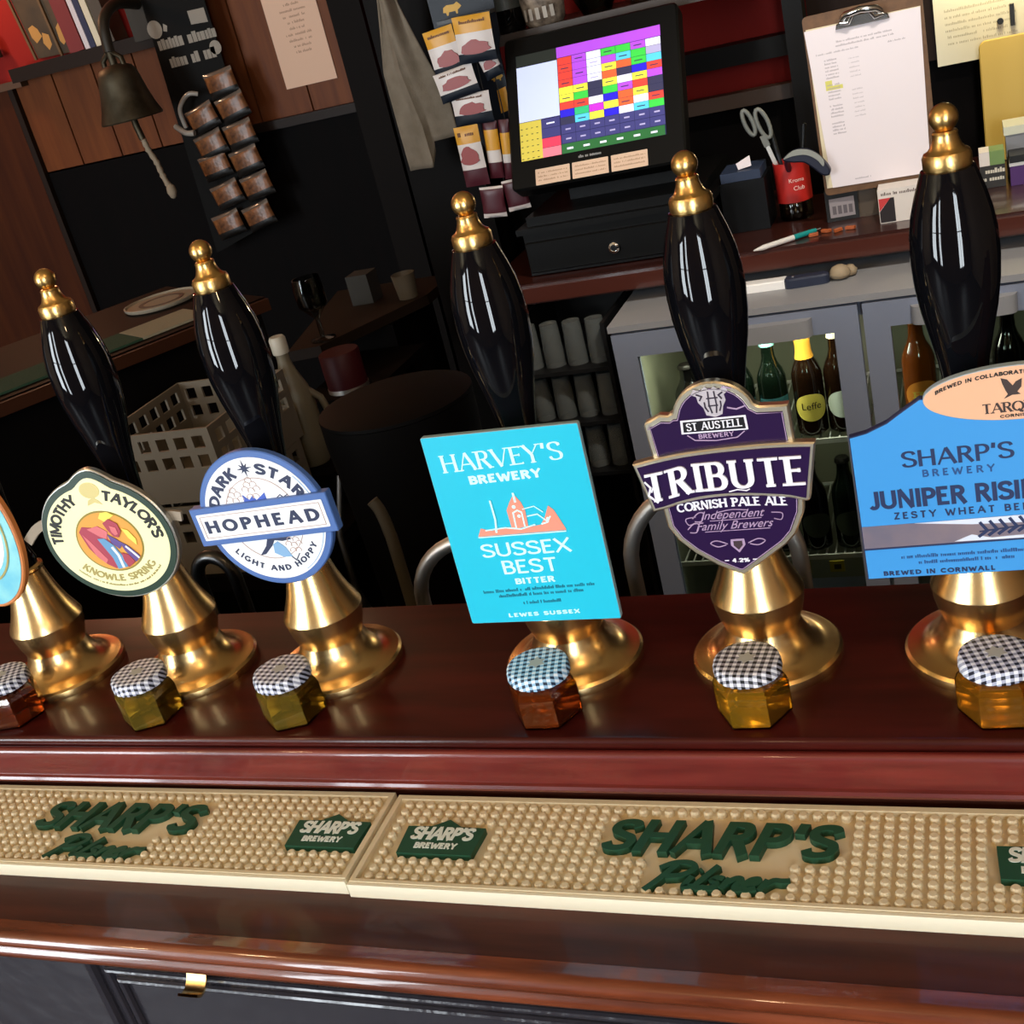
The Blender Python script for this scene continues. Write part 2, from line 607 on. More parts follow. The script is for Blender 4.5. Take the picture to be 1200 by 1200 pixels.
# ------------------------------------------------------------------ materials
M_bar = mat('bar_top_mahogany', '#47130e', .30, coat=.25, coat_rough=.10, spec=.2, noise=('#330c08', 9, (1, 7, 7)))
M_fascia = mat('bar_edge_mahogany', '#702822', .32, coat=.5, noise=('#571b18', 12, (1, 9, 9)), bump=(30, .08, (1, 8, 8)))
M_ledge = mat('bar_ledge_mahogany', '#4a2216', .48, coat=.15, spec=.3, noise=('#34160e', 10, (1, 8, 8)))
M_nose = mat('bar_nosing_mahogany', '#7a3c22', .27, coat=.7, noise=('#54230f', 14, (1, 8, 8)), bump=(26, .15, (1, 6, 6)))
M_panel = mat('bar_front_black_paint', '#2f2d33', .22, coat=.5, bump=(45, 1.0, (1, 1, 1)))
M_brass = mat('polished_brass', (.90, .65, .32), .27, 1.0, noise=('#e6bd7a', 14, (1, 1, 1)), bump=(9, .12, (1, 1, 1)))
M_gilt = mat('gilt_paint', (.70, .45, .16), .30, 1.0, bump=(160, .18, (1, 1, 1)))
M_black = mat('black_gloss', (.003, .003, .004), .035, spec=.45, bump=(20, .035, (1, 1, .5)))
M_chrome = mat('chrome', (.75, .75, .74), .16, 1.0)
M_steel = mat('brushed_steel', (.78, .74, .68), .42, 1.0)
M_plastic_black = mat('black_plastic', '#161616', .42)
M_satin_black = mat('satin_black_wood', '#0a0807', .5, spec=.2)
M_white = mat('white_plastic', '#e9e7e2', .45)

# ------------------------------------------------------------------ the room
def wallbox(name, a, b, mt):
    return structure(box(name, a, b, mt))
M_floor = mat('floor_boards', '#2a1a12', .5, noise=('#1c110c', 6, (1, 8, 1)))
M_ceil = mat('ceiling_paint', '#b29c78', .8)
M_front = mat('front_wall_paint', '#86705a', .8, noise=('#7a644f', 3, (1, 1, 1)))
M_red = mat('red_wall_paint', '#841a13', .7, spec=.2, noise=('#7c1813', 4, (1, 1, 1)))
M_boards = mat('stained_pine_boards', '#683819', .5, spec=.2, noise=('#572c14', 5, (9, 9, .8)), bump=(12, .1, (8, 8, 1)))
M_door = mat('red_brown_door_wood', '#43200e', .6, spec=.12, noise=('#34170b', 4, (9, 9, .6)))
M_dark = mat('dark_stained_wood', '#070404', .7, spec=.08, noise=('#040303', 5, (6, 6, 1)))
M_rail = mat('dado_rail_wood', '#1d120c', .5, spec=.2)
wallbox('floor', (-4.6, -2.95, -1.16), (2.6, 3.0, -1.1), M_floor)
wallbox('ceiling', (-4.6, -2.95, 1.6), (2.6, 3.0, 1.66), M_ceil)
wallbox('wall_left', (-4.66, -2.95, -1.1), (-4.6, 3.0, 1.6), M_front)
wallbox('wall_right', (2.6, -2.95, -1.1), (2.66, 3.0, 1.6), M_front)
# front wall behind the camera with three tall windows
mb = MB()
xs_ = [-4.6]+[v for w in WINS for v in w]+[2.6]
for i in range(0, len(xs_), 2):
    mb.box((xs_[i], -2.95, -1.1), (xs_[i+1], WY, 1.6))
for (a, b) in WINS:
    mb.box((a, -2.95, -1.1), (b, WY, WZ0)); mb.box((a, -2.95, WZ1), (b, WY, 1.6))
structure(mb.build('wall_front', M_front))
M_sash = mat('window_sash_paint', '#3a241a', .4)
for i, (a, b) in enumerate(WINS):
    mb = MB()
    t = .035
    mb.box((a, -2.94, WZ0), (a+t, -2.91, WZ1)); mb.box((b-t, -2.94, WZ0), (b, -2.91, WZ1))
    mb.box((a+t, -2.94, WZ0), (b-t, -2.91, WZ0+t)); mb.box((a+t, -2.94, WZ1-t), (b-t, -2.91, WZ1))
    c = (WZ0+WZ1)/2
    mb.box((a+t, -2.94, c-.02), (b-t, -2.91, c+.02))
    mb.box(((a+b)/2-.012, -2.94, WZ0+t), ((a+b)/2+.012, -2.91, c-.02))
    mb.box(((a+b)/2-.012, -2.94, c+.02), ((a+b)/2+.012, -2.91, WZ1-t))
    structure(mb.build('window_%d' % (i+1), M_sash))
# wall at the end of the room: dark below, pine boards between, red above
wallbox('wall_back', (-4.6, 2.82, -1.1), (2.6, 2.9, 1.6), M_red)
wallbox('trim_1', (-2.665, 2.79, -1.1), (2.6, 2.82, .165), M_dark)       # dark wainscot
def boarding(name, x0, x1, z0, z1, y0, pitch, mt):
    mb = MB()
    n = max(1, round((x1-x0)/pitch)); w = (x1-x0)/n
    for k in range(n):
        mb.box((x0+k*w+.003, y0, z0), (x0+(k+1)*w-.003, 2.815, z1))
    mb.box((x0, y0+.008, z0), (x1, 2.82, z1))
    return structure(mb.build(name, mt))
boarding('wall_back_boards', -2.66, -2.02, .160, .455, 2.79, .16, M_boards)
boarding('wall_back_boards.001', -1.98, -1.43, .160, 1.2, 2.79, .19, M_boards)
wallbox('door_1', (-3.6, 2.775, -1.1), (-2.68, 2.815, .44), M_door)
o = wallbox('trim_2', (-3.6, 2.755, .44), (-2.60, 2.815, .463), mat('rail_edge_wood', '#4a3322', .5))
o = wallbox('trim_3', (-2.60, 2.72, .455), (-2.02, 2.815, .497), M_rail)
wallbox('trim_4', (-2.675, 2.77, -1.1), (-2.655, 2.815, .44), M_rail)
wallbox('trim_5', (-1.98, 2.76, .145), (-1.38, 2.815, .172), M_rail)
wallbox('trim_6', (-1.43, 2.70, -1.1), (-1.33, 2.80, 1.6), mat('post_wood_brown', '#0c0705', .6, spec=.08))
# wall behind the back bar
wallbox('wall_back_bar', (-.98, 2.14, -1.1), (2.6, 2.2, 1.6), M_red)
wallbox('trim_7', (-.98, 2.10, -1.1), (2.6, 2.14, .062), M_dark)
wallbox('trim_8', (-.60, 2.07, .13), (-.085, 2.138, .172), M_satin_black)
wallbox('trim_9', (-.60, 2.06, .045), (-.085, 2.10, .075), mat('lower_rail_wood', '#3a2a20', .5))
wallbox('trim_10', (-.985, 1.98, -1.1), (-.80, 2.10, 1.6), mat('post_black_brown', '#0a0706', .6, spec=.1))
wallbox('trim_11', (-.098, 1.99, -.15), (-.060, 2.05, 1.6), M_satin_black)
wallbox('trim_12', (-.06, 2.07, .062), (2.6, 2.138, 1.6), mat('shelf_back_brown', '#1d120e', .6, spec=.15))

# ------------------------------------------------------------------ the front bar
bar = tag(empty('bar_counter', (-.15, 0, -1.1)), 'long polished mahogany bar counter in front with raised top, stepped ledge and black panelled front', 'bar counter')
BX0, BX1 = -1.9+.15, 1.3+.15
def run(name, prof, mt, parent, x0=BX0, x1=BX1, smooth=35):
    """profile (y, z) swept along x, local to bar"""
    mb = MB()
    n = len(prof)
    v = [(x0, y, z+1.1) for y, z in prof]+[(x1, y, z+1.1) for y, z in prof]
    f = [(i, (i+1) % n, n+(i+1) % n, n+i) for i in range(n)]+[tuple(range(n)), tuple(range(2*n-1, n-1, -1))]
    return mb.add(v, f).build(name, mt, parent, smooth)
def cr(cy, cz, r, a0, a1, n=6):
    return [(cy+r*cos(R(a0+(a1-a0)*i/n)), cz+r*sin(R(a0+(a1-a0)*i/n))) for i in range(n+1)]
run('counter_top', [(.0844, -.0335), (.0844, -.002), (.0824, 0)]+cr(-.0855, -.0035, .0035, 90, 180, 5)+[(-.0885, -.006), (-.0865, -.0075), (-.0865, -.0335)], M_bar, bar)
run('fascia', [(-.0860, -.0340)]+cr(-.0895, -.0115, .0035, 60, 180, 4)[::1]+[(-.0925, -.016), (-.0935, -.030)]+cr(-.0935, -.0335, .003, 90, 270, 4)+[(-.086, -.0370)], M_fascia, bar)
run('ledge', [(.05, -.075), (.05, -.0375), (-.0862, -.0375), (-.0862, -.0530), (-.2145, -.0530), (-.2145, -.075)], M_ledge, bar)
run('nosing', [(-.2148, -.0525)]+cr(-.2240, -.0585, .0062, 75, 235, 8)+cr(-.2225, -.0700, .0058, 130, 270, 7)+[(-.2148, -.0765)], M_nose, bar)
run('front_panel', [(-.14, -.0755), (-.2020, -.0755), (-.2020, -1.1), (-.14, -1.1)], M_panel, bar)
# raised panel mouldings on the front
for (a, b) in ((-1.05, -.63), (-.345, .31), (.41, 1.05)):
    mb = MB()
    x0, x1, z0, z1 = a+.15, b+.15, -.85+1.1, -.093+1.1
    for k, (d, w, h) in enumerate(((0, .010, .008), (.012, .006, .005), (.020, .007, .003))):
        y = -.2022
        q = w*.55
        xa, xb, za, zb = x0+d, x1-d, z0+d, z1-d
        mb.tube([(xa, y, za), (xb, y, za), (xb, y, zb), (xa, y, zb)], q, 10, closed=True)
    mb.build('panel_moulding', M_panel, bar)
structure_back = run('back_panel', [(.05, -.0755), (.05, -.30), (.03, -.30), (.03, -.0755)], M_dark, bar)

hook = tag(empty('bar_hook', (-.262, -.2022, -.078)), 'small bent brass strip hook under the bar nosing at lower left', 'hook')
P = smoothpts([(-.0005, -.001), (-.0035, -.006), (-.004, -.016), (-.009, -.0235), (-.015, -.0255), (-.019, -.0225)], 5)
v, f = stroke(P, [.0018]*len(P))
mb = MB()
n = len(v)
V = [(0.0, a, b) for a, b in v]+[(.015, a, b) for a, b in v]
mb.add(V, list(f)+[tuple(i+n for i in q) for q in f]+[(2*i, 2*i+2, n+2*i+2, n+2*i) for i in range(n//2-1)]+[(2*i+1, 2*i+3, n+2*i+3, n+2*i+1) for i in range(n//2-1)])
mb.build('hook_strip', M_brass, hook, 50)

# ------------------------------------------------------------------ hand pumps
PX = [-.4737, -.3438, -.2169, -.0329, .0979, .2297]
def make_pump():
    r = empty('hand_pump')
    base = [(.0470, 0), (.0475, .003), (.0472, .0058), (.0455, .0075), (.0425, .0082), (.0385, .0088), (.0345, .0105), (.0305, .0138),
            (.0270, .0185), (.0248, .0235), (.0240, .0275), (.0246, .0300), (.0262, .0345), (.0276, .0400), (.0284, .0452), (.0289, .0476), (.0291, .0492), (.0286, .0508),
            (.0262, .0560), (.0234, .0620), (.0208, .0690), (.0186, .0765), (.0168, .0840), (.0154, .0910), (.0148, .0950), (.0156, .0965), (.0156, .0985), (.0130, .1000)]
    MB().lathe(base, 64).build('base', M_brass, r, 22)
    MB().lathe([(.0125, .1000), (.0132, .104), (.0116, .110), (.0098, .120), (.0094, .135), (.0097, .152), (.0108, .170), (.0135, .188), (.0166, .203), (.0196, .217), (.0216, .231),
                (.0224, .244), (.0219, .257), (.0202, .268), (.0175, .278), (.0148, .286), (.0134, .2902), (.0120, .2908)], 48).build('handle', M_black, r, 40)
    fer = MB().lathe([(.0118, .2908), (.0120, .2915), (.0121, .2965), (.0112, .2985), (.0092, .2996), (.0079, .3012), (.0068, .3040), (.0062, .3064), (.0064, .3078), (.0058, .3088)], 32).build('ferrule', M_gilt, r, 35)
    zc = .3152
    MB().lathe([(.0040, .3088)]+[(.0072*cos(R(a)), zc+.0072*sin(R(a))) for a in range(-52, 90, 12)]+[(.0004, zc+.0072)], 24).build('finial', M_gilt, fer, 60)
    return r
pump = make_pump()
PL = ['black handled brass beer pump at the far left, its top beyond the frame',
      'black handled brass beer pump carrying the cream oval clip with a green rim',
      'black handled brass beer pump carrying the round white clip with a blue rim',
      'black handled brass beer pump carrying the flat turquoise rectangular clip',
      'black handled brass beer pump carrying the purple shield clip with gold rim',
      'black handled brass beer pump at the right carrying the large blue clip']
for i, x in enumerate(PX):
    o = pump if i == 0 else copy_tree(pump)
    o.location = (x, 0, 0)
    o.rotation_euler = (0, 0, i*1.1)
    tag(o, PL[i], 'beer pump', 'beer pumps along the bar')

# arched spouts of the beer engines, behind the bar
def swan(x0, x1, y, zt, zs, label, mt=None):
    r = tag(empty('beer_spout', (x0, y, -.30)), label, 'spout', 'arched beer spouts behind the bar')
    w = x1-x0
    pts = [(0, 0, z) for z in (0, .06, .12, .18, zs+.30)]+[(w/2*(1-cos(a)), 0, zs+.30+(zt-zs)*sin(a)) for a in [pi*k/18 for k in range(1, 18)]]+[(w, 0, z) for z in (zs+.30, .18, .14)]
    MB().tube(pts, .0068, 12).build('neck_tube', mt or M_steel, r, 50)
    MB().lathe([(.013, 0), (.013, .018), (.009, .022)], 20).build('collar', mt or M_steel, r, 40)
swan(-.250, -.120, .20, -.004, -.065, 'arched steel beer spout behind the turquoise clip')
swan(-.047, .092, .20, .030, -.040, 'arched steel beer spout behind the purple clip')
swan(-.482, -.440, .20, -.005, -.030, 'small dark arched beer spout between the cream and white round clips', mat('dark_spout_metal', (.08, .08, .08), .3, 1.0))

# ------------------------------------------------------------------ pump clips (local x right, y up, z towards the drinker)
CY = -.035
def clip(x, z, label, rot=0.0):
    r = tag(empty('pump_clip', (x, CY, z), (R(90), rot, 0)), label, 'pump clip', 'pump clips on the beer pumps')
    return r
def bracket(r, px):
    """black spring bracket from the back of the plate to the handle"""
    mb = MB()
    mb.poly(rrect(.030, .034, .004), -.0085, -.0040)
    mb.poly(rrect(.014, .020, .003), -.0245, -.0085)
    o = mb.build('bracket', M_plastic_black, r)
    o.location = (px, 0, 0)
    return o

# turquoise rectangle
M_turq = mat('turquoise_print', '#1cb9d6', .38)
M_turq_ink = mat('deep_teal_ink', '#0b6e86', .5)
M_pale = mat('pale_aqua_ink', '#c9f6f8', .5)
M_coral = mat('coral_ink', '#ef8f78', .5)
M_edge_red = mat('plate_edge_red', '#a03a28', .5)
c = clip(-.0328, .1198, 'flat turquoise rectangular pump clip reading HARVEYS BREWERY SUSSEX BEST BITTER', R(0))
c['label'] = 'flat turquoise rectangular pump clip with a small coral building drawing'
MB().poly(rrect(.1024, .1337, .0012, 2), -.004, 0, 0, .0003, 1).build('plate', [M_turq, mat('plate_edge_grey', '#8fa6a8', .4)], c)
inked('brewery_lettering', at2(fit_letters("HARVEY'S", .0800, .0118, thick=.16, thin=.06, serif=.06, space=.16), -.0018, .0436, R(1.8)), M_pale, c)
inked('brewery_lettering', at2(fit_letters('BREWERY', .0480, .0058, thick=.26, thin=.22, space=.22), -.0020, .0338, R(1.6)), M_pale, c)
cz = []
for pts in ([(-30, -3), (29, -2.2)], [(-29, -1), (-27, 3), (-20, 2.5), (-14, 3), (-8, 4), (2, 4), (12, 5), (18, 6), (28, .5)]):
    cz.append(line2(mm(pts), .0009))
inked('building_base', merge(poly2(mm([(-30, -3), (29, -2.2), (28, 1.2), (14, 2.5), (2, .8), (-8, 2.2), (-20, .4), (-27, 2.5)]))), M_coral, c)
inked('building_tower', merge(poly2(mm([(-6, 1), (-6.5, 14), (-3.5, 19), (.5, 24.5), (4, 19), (5.5, 13), (5, 2)])), poly2(mm([(13, 2), (17, 7), (21, 15), (24, 12), (29, -1.5)]))), M_coral, c, z=.0001)
inked('building_lines', merge(line2(mm([(-15.8, 21.5), (-15.5, 8), (-17, -1)]), .0012), line2(mm([(.4, 25.5), (.6, 19)]), .0014), line2(mm([(-3, 1), (-2.6, 12), (.5, 13.5), (3, 12), (3, 2)]), .0009),
      line2(mm([(6, 9), (13, 10), (19, 4)]), .0008), line2(mm([(4, 14), (12, 15.5), (17, 11)]), .0006), line2(mm([(-24, 1), (-10, 2.2), (0, .5), (10, 3)]), .0008),
      line2(mm([(14, 3), (18, 4), (21, 8)]), .0009), line2(mm([(-30, -3.6), (29, -2.9)]), .0007), disc2(-.0012, .016, .0012), disc2(.0008, .0095, .0011), disc2(.019, .0065, .001)), M_pale, c, z=.0003)
inked('beer_lettering', at2(fit_letters('SUSSEX', .0605, .0096, thick=.15, thin=.13, space=.12), -.0005, -.0178, R(1.2)), M_pale, c)
inked('beer_lettering', at2(fit_letters('BEST', .0365, .0098, thick=.15, thin=.13, space=.14), -.0008, -.0307, R(1.2)), M_pale, c)
inked('beer_lettering', at2(fit_letters('BITTER', .0270, .0042, thick=.24, thin=.2, space=.2), .0005, -.0383, R(1.5)), M_pale, c)
inked('small_print', merge(at2(scribble(.076, .0022, 3), .001, -.0432, R(2)), at2(scribble(.058, .0022, 4), .001, -.0470, R(2)), at2(scribble(.026, .0022, 6), .0016, -.0531, R(2))), M_turq_ink, c)
inked('town_lettering', at2(fit_letters('LEWES SUSSEX', .049, .0028, thick=.24, thin=.2, space=.3), .0008, -.0622, R(1.6)), M_pale, c)
bracket(c, 0)

# cream oval with green rim
M_cream = mat('cream_print', '#f3efb8', .4)
M_green_rim = mat('dark_green_enamel', '#14301f', .35)
M_silver = mat('silver_edge', (.62, .60, .54), .3, .9)
M_ink = mat('black_ink', '#15140f', .5)
M_olive = mat('olive_ink', '#a39657', .5)
c = clip(-.3472, .1365, 'cream oval pump clip with dark green rim and a bent figure picture')
def tt_outline(a, b, cy, br, by):
    out = []
    for k in range(96):
        t = 2*pi*k/96+.001
        x, y = a*cos(t), cy+b*sin(t)
        out.append((x, y))
    top = []
    for x, y in out:
        if y > 0 and abs(x-3.5) < br*1.25:
            u = (x-3.5)/(br*1.25)
            y = y+(by-(cy+b))*(.5+.5*cos(pi*u))**.62
        top.append((x, y))
    return mm(top)
MB().poly(tt_outline(57.5, 48.5, -2.5, 16, 52.5), -.005, -.0008, 0, .0008).build('backing_plate', M_silver, c, 30)
MB().poly(tt_outline(56.0, 47.0, -2.5, 15.5, 51.0), -.0008, 0).build('green_rim', M_green_rim, c)
MB().poly(tt_outline(51.5, 42.2, -2.5, 13, 46.0), 0, .0003).build('cream_face', M_cream, c)
e = ellipse(.0272, .0230, 48, .0012, -.0038)
MB().poly(ellipse(.0285, .0243, 48, .0012, -.0038), .0003, .0005).build('picture_border', mat('picture_border_gold', '#8a7a2c', .5), c)
MB().poly(e, .0005, .0007).build('picture_ground', mat('picture_orange', '#d99a3c', .5), c)
M_p1 = mat('picture_crimson', '#a3374a', .5); M_p2 = mat('picture_pink', '#cf6b70', .5); M_p3 = mat('picture_blue', '#5f93bd', .5)
M_p4 = mat('picture_yellow', '#f0d95a', .5); M_p5 = mat('picture_purple', '#5b4488', .5)
inked('picture_shoulders', merge(poly2(mm([(-22, 5), (-18, 9), (-10, 8), (-4, 4), (2, -4), (6, -14), (8, -24), (-2, -25.5), (-8, -22), (-14, -16), (-19, -8)]))), M_p1, c, z=.0007)
inked('picture_back', merge(poly2(mm([(-14, 7), (-4, 9), (3, 4), (0, -2), (-6, 1), (-10, 4)])), poly2(mm([(-20, 3), (-16, -2), (-11, -10), (-6, -18), (-9, -21), (-15, -14)]))), M_p2, c, z=.0009)
inked('picture_arm', merge(poly2(mm([(-8, -1), (-2, -1), (4, -7), (8, -16), (9, -24.5), (0, -26), (-1, -17), (-5, -8)]))), M_p3, c, z=.0011)
inked('picture_sleeve', merge(poly2(mm([(10, -4), (16, -8), (22, -15), (23, -17), (18, -21), (12, -12)])), poly2(mm([(2, 2), (8, -2), (12, -6), (8, -10), (3, -5)]))), M_p5, c, z=.0011)
inked('picture_stripe', merge(line2(mm([(2, -8), (5, -15), (5.5, -25)]), .0022), line2(mm([(14, -8), (19, -14), (22, -18)]), .0016)), mat('picture_white', '#e6eef0', .5), c, z=.0014)
inked('picture_head', merge(poly2(mm([(2, 11), (8, 14), (14, 10), (15, 4), (11, -1), (7, 0), (4, 5)])), poly2(mm([(8, -13), (14, -15), (17, -21), (10, -25), (8, -20)]))), M_p1, c, z=.0012)
inked('picture_face', merge(poly2(mm([(7, 9), (12, 7), (12, 2), (9, 1), (7, 4)]))), M_p2, c, z=.0015)
inked('picture_flash', merge(poly2(mm([(0, 15), (3, 19), (9, 19.5), (14, 16.5), (9, 14), (4, 12)])), poly2(mm([(16, 6), (21, 4), (25, -3), (24, -8), (19, -2)]))), M_p4, c, z=.0010)
def on_oval(vf, a0, bottom=False):
    v = bend(vf[0], .0395, a0, bottom)
    return [(x*1.0, y*.80-.0025) for x, y in v], vf[1]
inked('maker_lettering', on_oval(fit_letters('TIMOTHY', .0500, .0098, thick=.24, thin=.20, space=.10), R(-55)), M_ink, c, z=.0003)
inked('maker_lettering', on_oval(fit_letters("TAYLOR'S", .0540, .0098, thick=.24, thin=.20, space=.08), R(53)), M_ink, c, z=.0003)
v = bend(fit_letters('KNOWLE SPRING', .077, .0068, thick=.22, thin=.18, space=.12)[0], .0435, R(1), True)
inked('beer_lettering', ([(x*1.0, y*.80-.0015) for x, y in v], fit_letters('KNOWLE SPRING', .077, .0068, thick=.22, thin=.18, space=.12)[1]), M_olive, c, z=.0003)
v = bend(scribble(.085, .0018, 11)[0], .0470, 0, True)
inked('small_print', ([(x, y*.82-.0018) for x, y in v], scribble(.085, .0018, 11)[1]), M_olive, c, z=.0003)
inked('crest', merge(disc2(.0012, .0365, .0085, .0062), poly2(mm([(-3, 29), (2, 31), (6, 28), (8, 25), (2, 27), (-5, 25)]))), mat('crest_tan', '#cfc07f', .5), c, z=.0003)
bracket(c, .0035)
st_ = line2(mm(smoothpts([(-79, -3), (-73, 2), (-64, 8), (-50, 11), (0, 12), (50, 10), (64, 8)], 3)), .0072)
inked('strap', st_, mat('beige_strap', '#8f8270', .6), c, z=-.0078, t=.0022)

# round white clip with blue rim and a name banner
M_blue = mat('slate_blue_enamel', '#4a6ba8', .35)
M_wht = mat('white_print', '#eceff1', .4)
M_navy = mat('navy_ink', '#27304f', .5)
M_lblue = mat('light_blue_ink', '#7fa8cf', .5)
M_tan = mat('tan_ink', '#b39a8f', .5)
c = clip(-.2129, .1405, 'round white pump clip with blue rim and a straight banner across it')
MB().poly(ellipse(.0492, .0502, 72), -.005, 0, 0, .0008).build('blue_rim', M_blue, c, 30)
MB().poly(ellipse(.0445, .0455, 72), 0, .0004).build('white_face', M_wht, c)
inked('ring_line', merge(line2(mm(ellipse(28.2, 30.2, 49, 0, .5)+[(28.2, .5)]), .0005)), M_tan, c, z=.0004)
ring = line2(mm(arc(0, 0, 43, 44, -62, 42, 30)), .0004)
inked('rim_line', ring, M_lblue, c, z=.0004)
def hop(cx, cy, s):
    o = []
    for (a, b) in ((0, 0), (-4, 1), (4, 1), (-2, 4), (2.5, 4), (-2, -4), (2, -4), (0, 7)):
        o.append(line2([(cx+(a+2.3*cos(t))*s, cy+(b+2*sin(t))*s) for t in [pi*k/7 for k in range(-1, 9)]], .0004))
    return merge(*o)
inked('hop_drawing', merge(hop(-.017, .0150, .0011), hop(-.0025, .0215, .0011), hop(.016, -.0205, .0010)), M_tan, c, z=.0004)
inked('crown_drawing', poly2(mm([(-11, 10.5), (-10.6, 19), (-6.5, 15), (-3, 18), (-1, 14.5), (3, 17), (6.8, 19.5), (7, 12), (4, 10.6)])), mat('royal_blue_ink', '#3d5bb8', .5), c, z=.0004)
inked('leaf_drawing', merge(poly2(mm([(-13, -27), (-6, -20), (-2, -12), (12, -11), (15, -16), (8, -17), (2, -16), (-1, -20), (-8, -26)]))), M_navy, c, z=.0004)
inked('leaf_drawing', merge(poly2(mm([(-1, -25.5), (0, -19), (4, -17), (9, -22), (12, -29), (5, -29)]))), M_lblue, c, z=.0005)
inked('hill_lines', merge(line2(mm([(12, 13), (18, 17), (20, 15), (24, 17)]), .0006), line2(mm([(12, 13), (24, 14)]), .0005), line2(mm([(11, -29), (14, -32), (18, -27)]), .0007)), M_navy, c, z=.0004)
L1 = fit_letters('DARK', .0325, .0080, thick=.26, thin=.22, space=.22)
inked('maker_lettering', (bend(L1[0], .0335, R(-44)), L1[1]), M_navy, c, z=.0004)
L1 = fit_letters('STAR', .0345, .0080, thick=.26, thin=.22, space=.26)
inked('maker_lettering', (bend(L1[0], .0335, R(38)), L1[1]), M_navy, c, z=.0004)
L1 = fit_letters('LIGHT AND HOPPY', .0780, .0042, thick=.24, thin=.2, space=.36)
inked('maker_lettering', (bend(L1[0], .0395, R(2), True), L1[1]), M_navy, c, z=.0004)
star = []
for k in range(16):
    r_ = (.0062 if k % 4 == 0 else .0046) if k % 2 == 0 else .0019
    star.append((-.0022+r_*cos(pi*k/8+.1), .0378+r_*sin(pi*k/8+.1)))
inked('star', poly2(star), M_navy, c, z=.0004)
ban = empty('banner', (-.0005, .0003, 0), (0, 0, R(2.6)), c)
MB().poly(rrect(.1090, .0285, .0008, 2), -.004, .0030, 0, .0006).build('banner_rim', M_blue, ban)
MB().poly(rrect(.1000, .0198, .0006, 2), .0030, .0034).build('banner_face', M_wht, ban)
inked('banner_line', merge(line2(mm([(-47.5, -8), (47.5, -8), (47.5, 8), (-47.5, 8), (-47.5, -8)]), .0004)), M_tan, ban, z=.0034)
inked('banner_lettering', at2(fit_letters('HOPHEAD', .0900, .0092, thick=.26, thin=.21, space=.44), 0, -.0046), M_navy, ban, z=.0034)
bracket(c, -.004)

# purple shield
M_purple = mat('purple_enamel', '#25113b', .28, coat=.4)
M_gold = mat('pale_gold_metal', (.88, .80, .62), .34, 1.0, bump=(40, .15, (1, 1, 1)))
M_silk = mat('silver_white_ink', '#e8e6ee', .35)
M_lilac = mat('lilac_ink', '#a88fae', .4)
c = clip(.0994, .1415, 'purple shield pump clip with gold rim and a wide curved banner')
tri_top = [(-40.5, 20), (-42, 38.5), (-41, 40.3), (-38, 41.5), (-32, 44.3), (-27, 43.6), (-25, 44.8)] + arc(-1, 39, 24, 22.3, 165, 18, 14) + [(24.5, 44.0), (37, 43.3), (40.5, 43.4), (41.2, 20)]
tri_bot = [(42, -12), (40.5, -23), (34.5, -36), (28, -43), (16, -51.5), (3, -60.5), (0, -61.6), (-3, -60.5), (-14, -54.5), (-26, -45.5), (-34.5, -36.5), (-39.5, -27), (-40.5, -12)]
out = mm([(x-0.4, y) for x, y in tri_top[::-1]]+[(x-.4, y) for x, y in tri_bot[::-1]][::1])
shield = mm([(x-.4, y) for x, y in tri_top]+[(x-.4, y) for x, y in tri_bot])
MB().poly(shield, -.006, 0, 0, .0010).build('gold_backing', M_gold, c, 30)
sh2 = [(x, y) for x, y in (shield if area2(shield) > 0 else shield[::-1])]
sh2 = offset_poly(sh2, -.0034)
MB().poly(sh2, 0, .0006).build('purple_face', M_purple, c)
inked('inner_line', line2(offset_poly(sh2, -.0006)+[offset_poly(sh2, -.0006)[0]], .0004), M_lilac, c, z=.0006)
top_b = [(-52.5, 17.0), (-38, 19.6), (-24, 21.4), (-8, 22.4), (8, 22.8), (24, 22.9), (38, 22.3), (52.2, 21.2)]
bot_b = [(45.5, -12.5), (43, -14.0), (34, -11.3), (22, -9.4), (8, -7.9), (-4, -7.5), (-16, -8.2), (-28, -10.3), (-38, -13.0), (-45.5, -14.2)]
bsh = mm(smoothpts(top_b, 3)+smoothpts(bot_b, 3))
if area2(bsh) < 0: bsh = bsh[::-1]
bn = empty('banner', (0, 0, 0), (0, 0, 0), c)
MB().poly(bsh, -.002, .0042, 0, .0009).build('banner_rim', M_gold, bn, 30)
MB().poly(offset_poly(bsh, -.0023), .0042, .0048).build('banner_face', M_purple, bn)
L1 = fit_letters('TRIBUTE', .0905, .0178, thick=.22, thin=.09, serif=.055, space=.24)
v = [(x-.001, y-.0025-.0008*(1-math.cos(x*30))-(.004 if x < -.02 else 0)*min(1, (-x-.02)/.02)**1 + .0) for x, y in L1[0]]
inked('banner_lettering', (v, L1[1]), M_silk, bn, z=.0048, t=.0010)
inked('banner_scroll', merge(line2(mm([(1, -4.2), (6, -3.2), (11, -4.2), (13, -3.4)]), .0007), line2(mm([(-47, 6), (-44, 2), (-46, -3), (-41, -8)]), .0012), line2(mm([(-44, -1), (-42, 3), (-40, -4)]), .0010)), M_silk, bn, z=.0048)
M_crest = mat('crest_silver', '#b5aeb4', .4)
inked('crest', merge(poly2(mm([(-10, 58), (-12, 55), (-9, 53.5), (-8.5, 50), (-6, 46.5), (-5, 42), (0, 40.5), (4, 42), (5, 46.5), (7, 50), (6.5, 53.5), (9, 55.5), (7.5, 58.5), (4, 56.5), (1.5, 58.6), (-1, 56.8), (-3.5, 59), (-6.5, 56.6)]))), M_crest, c, z=.0006)
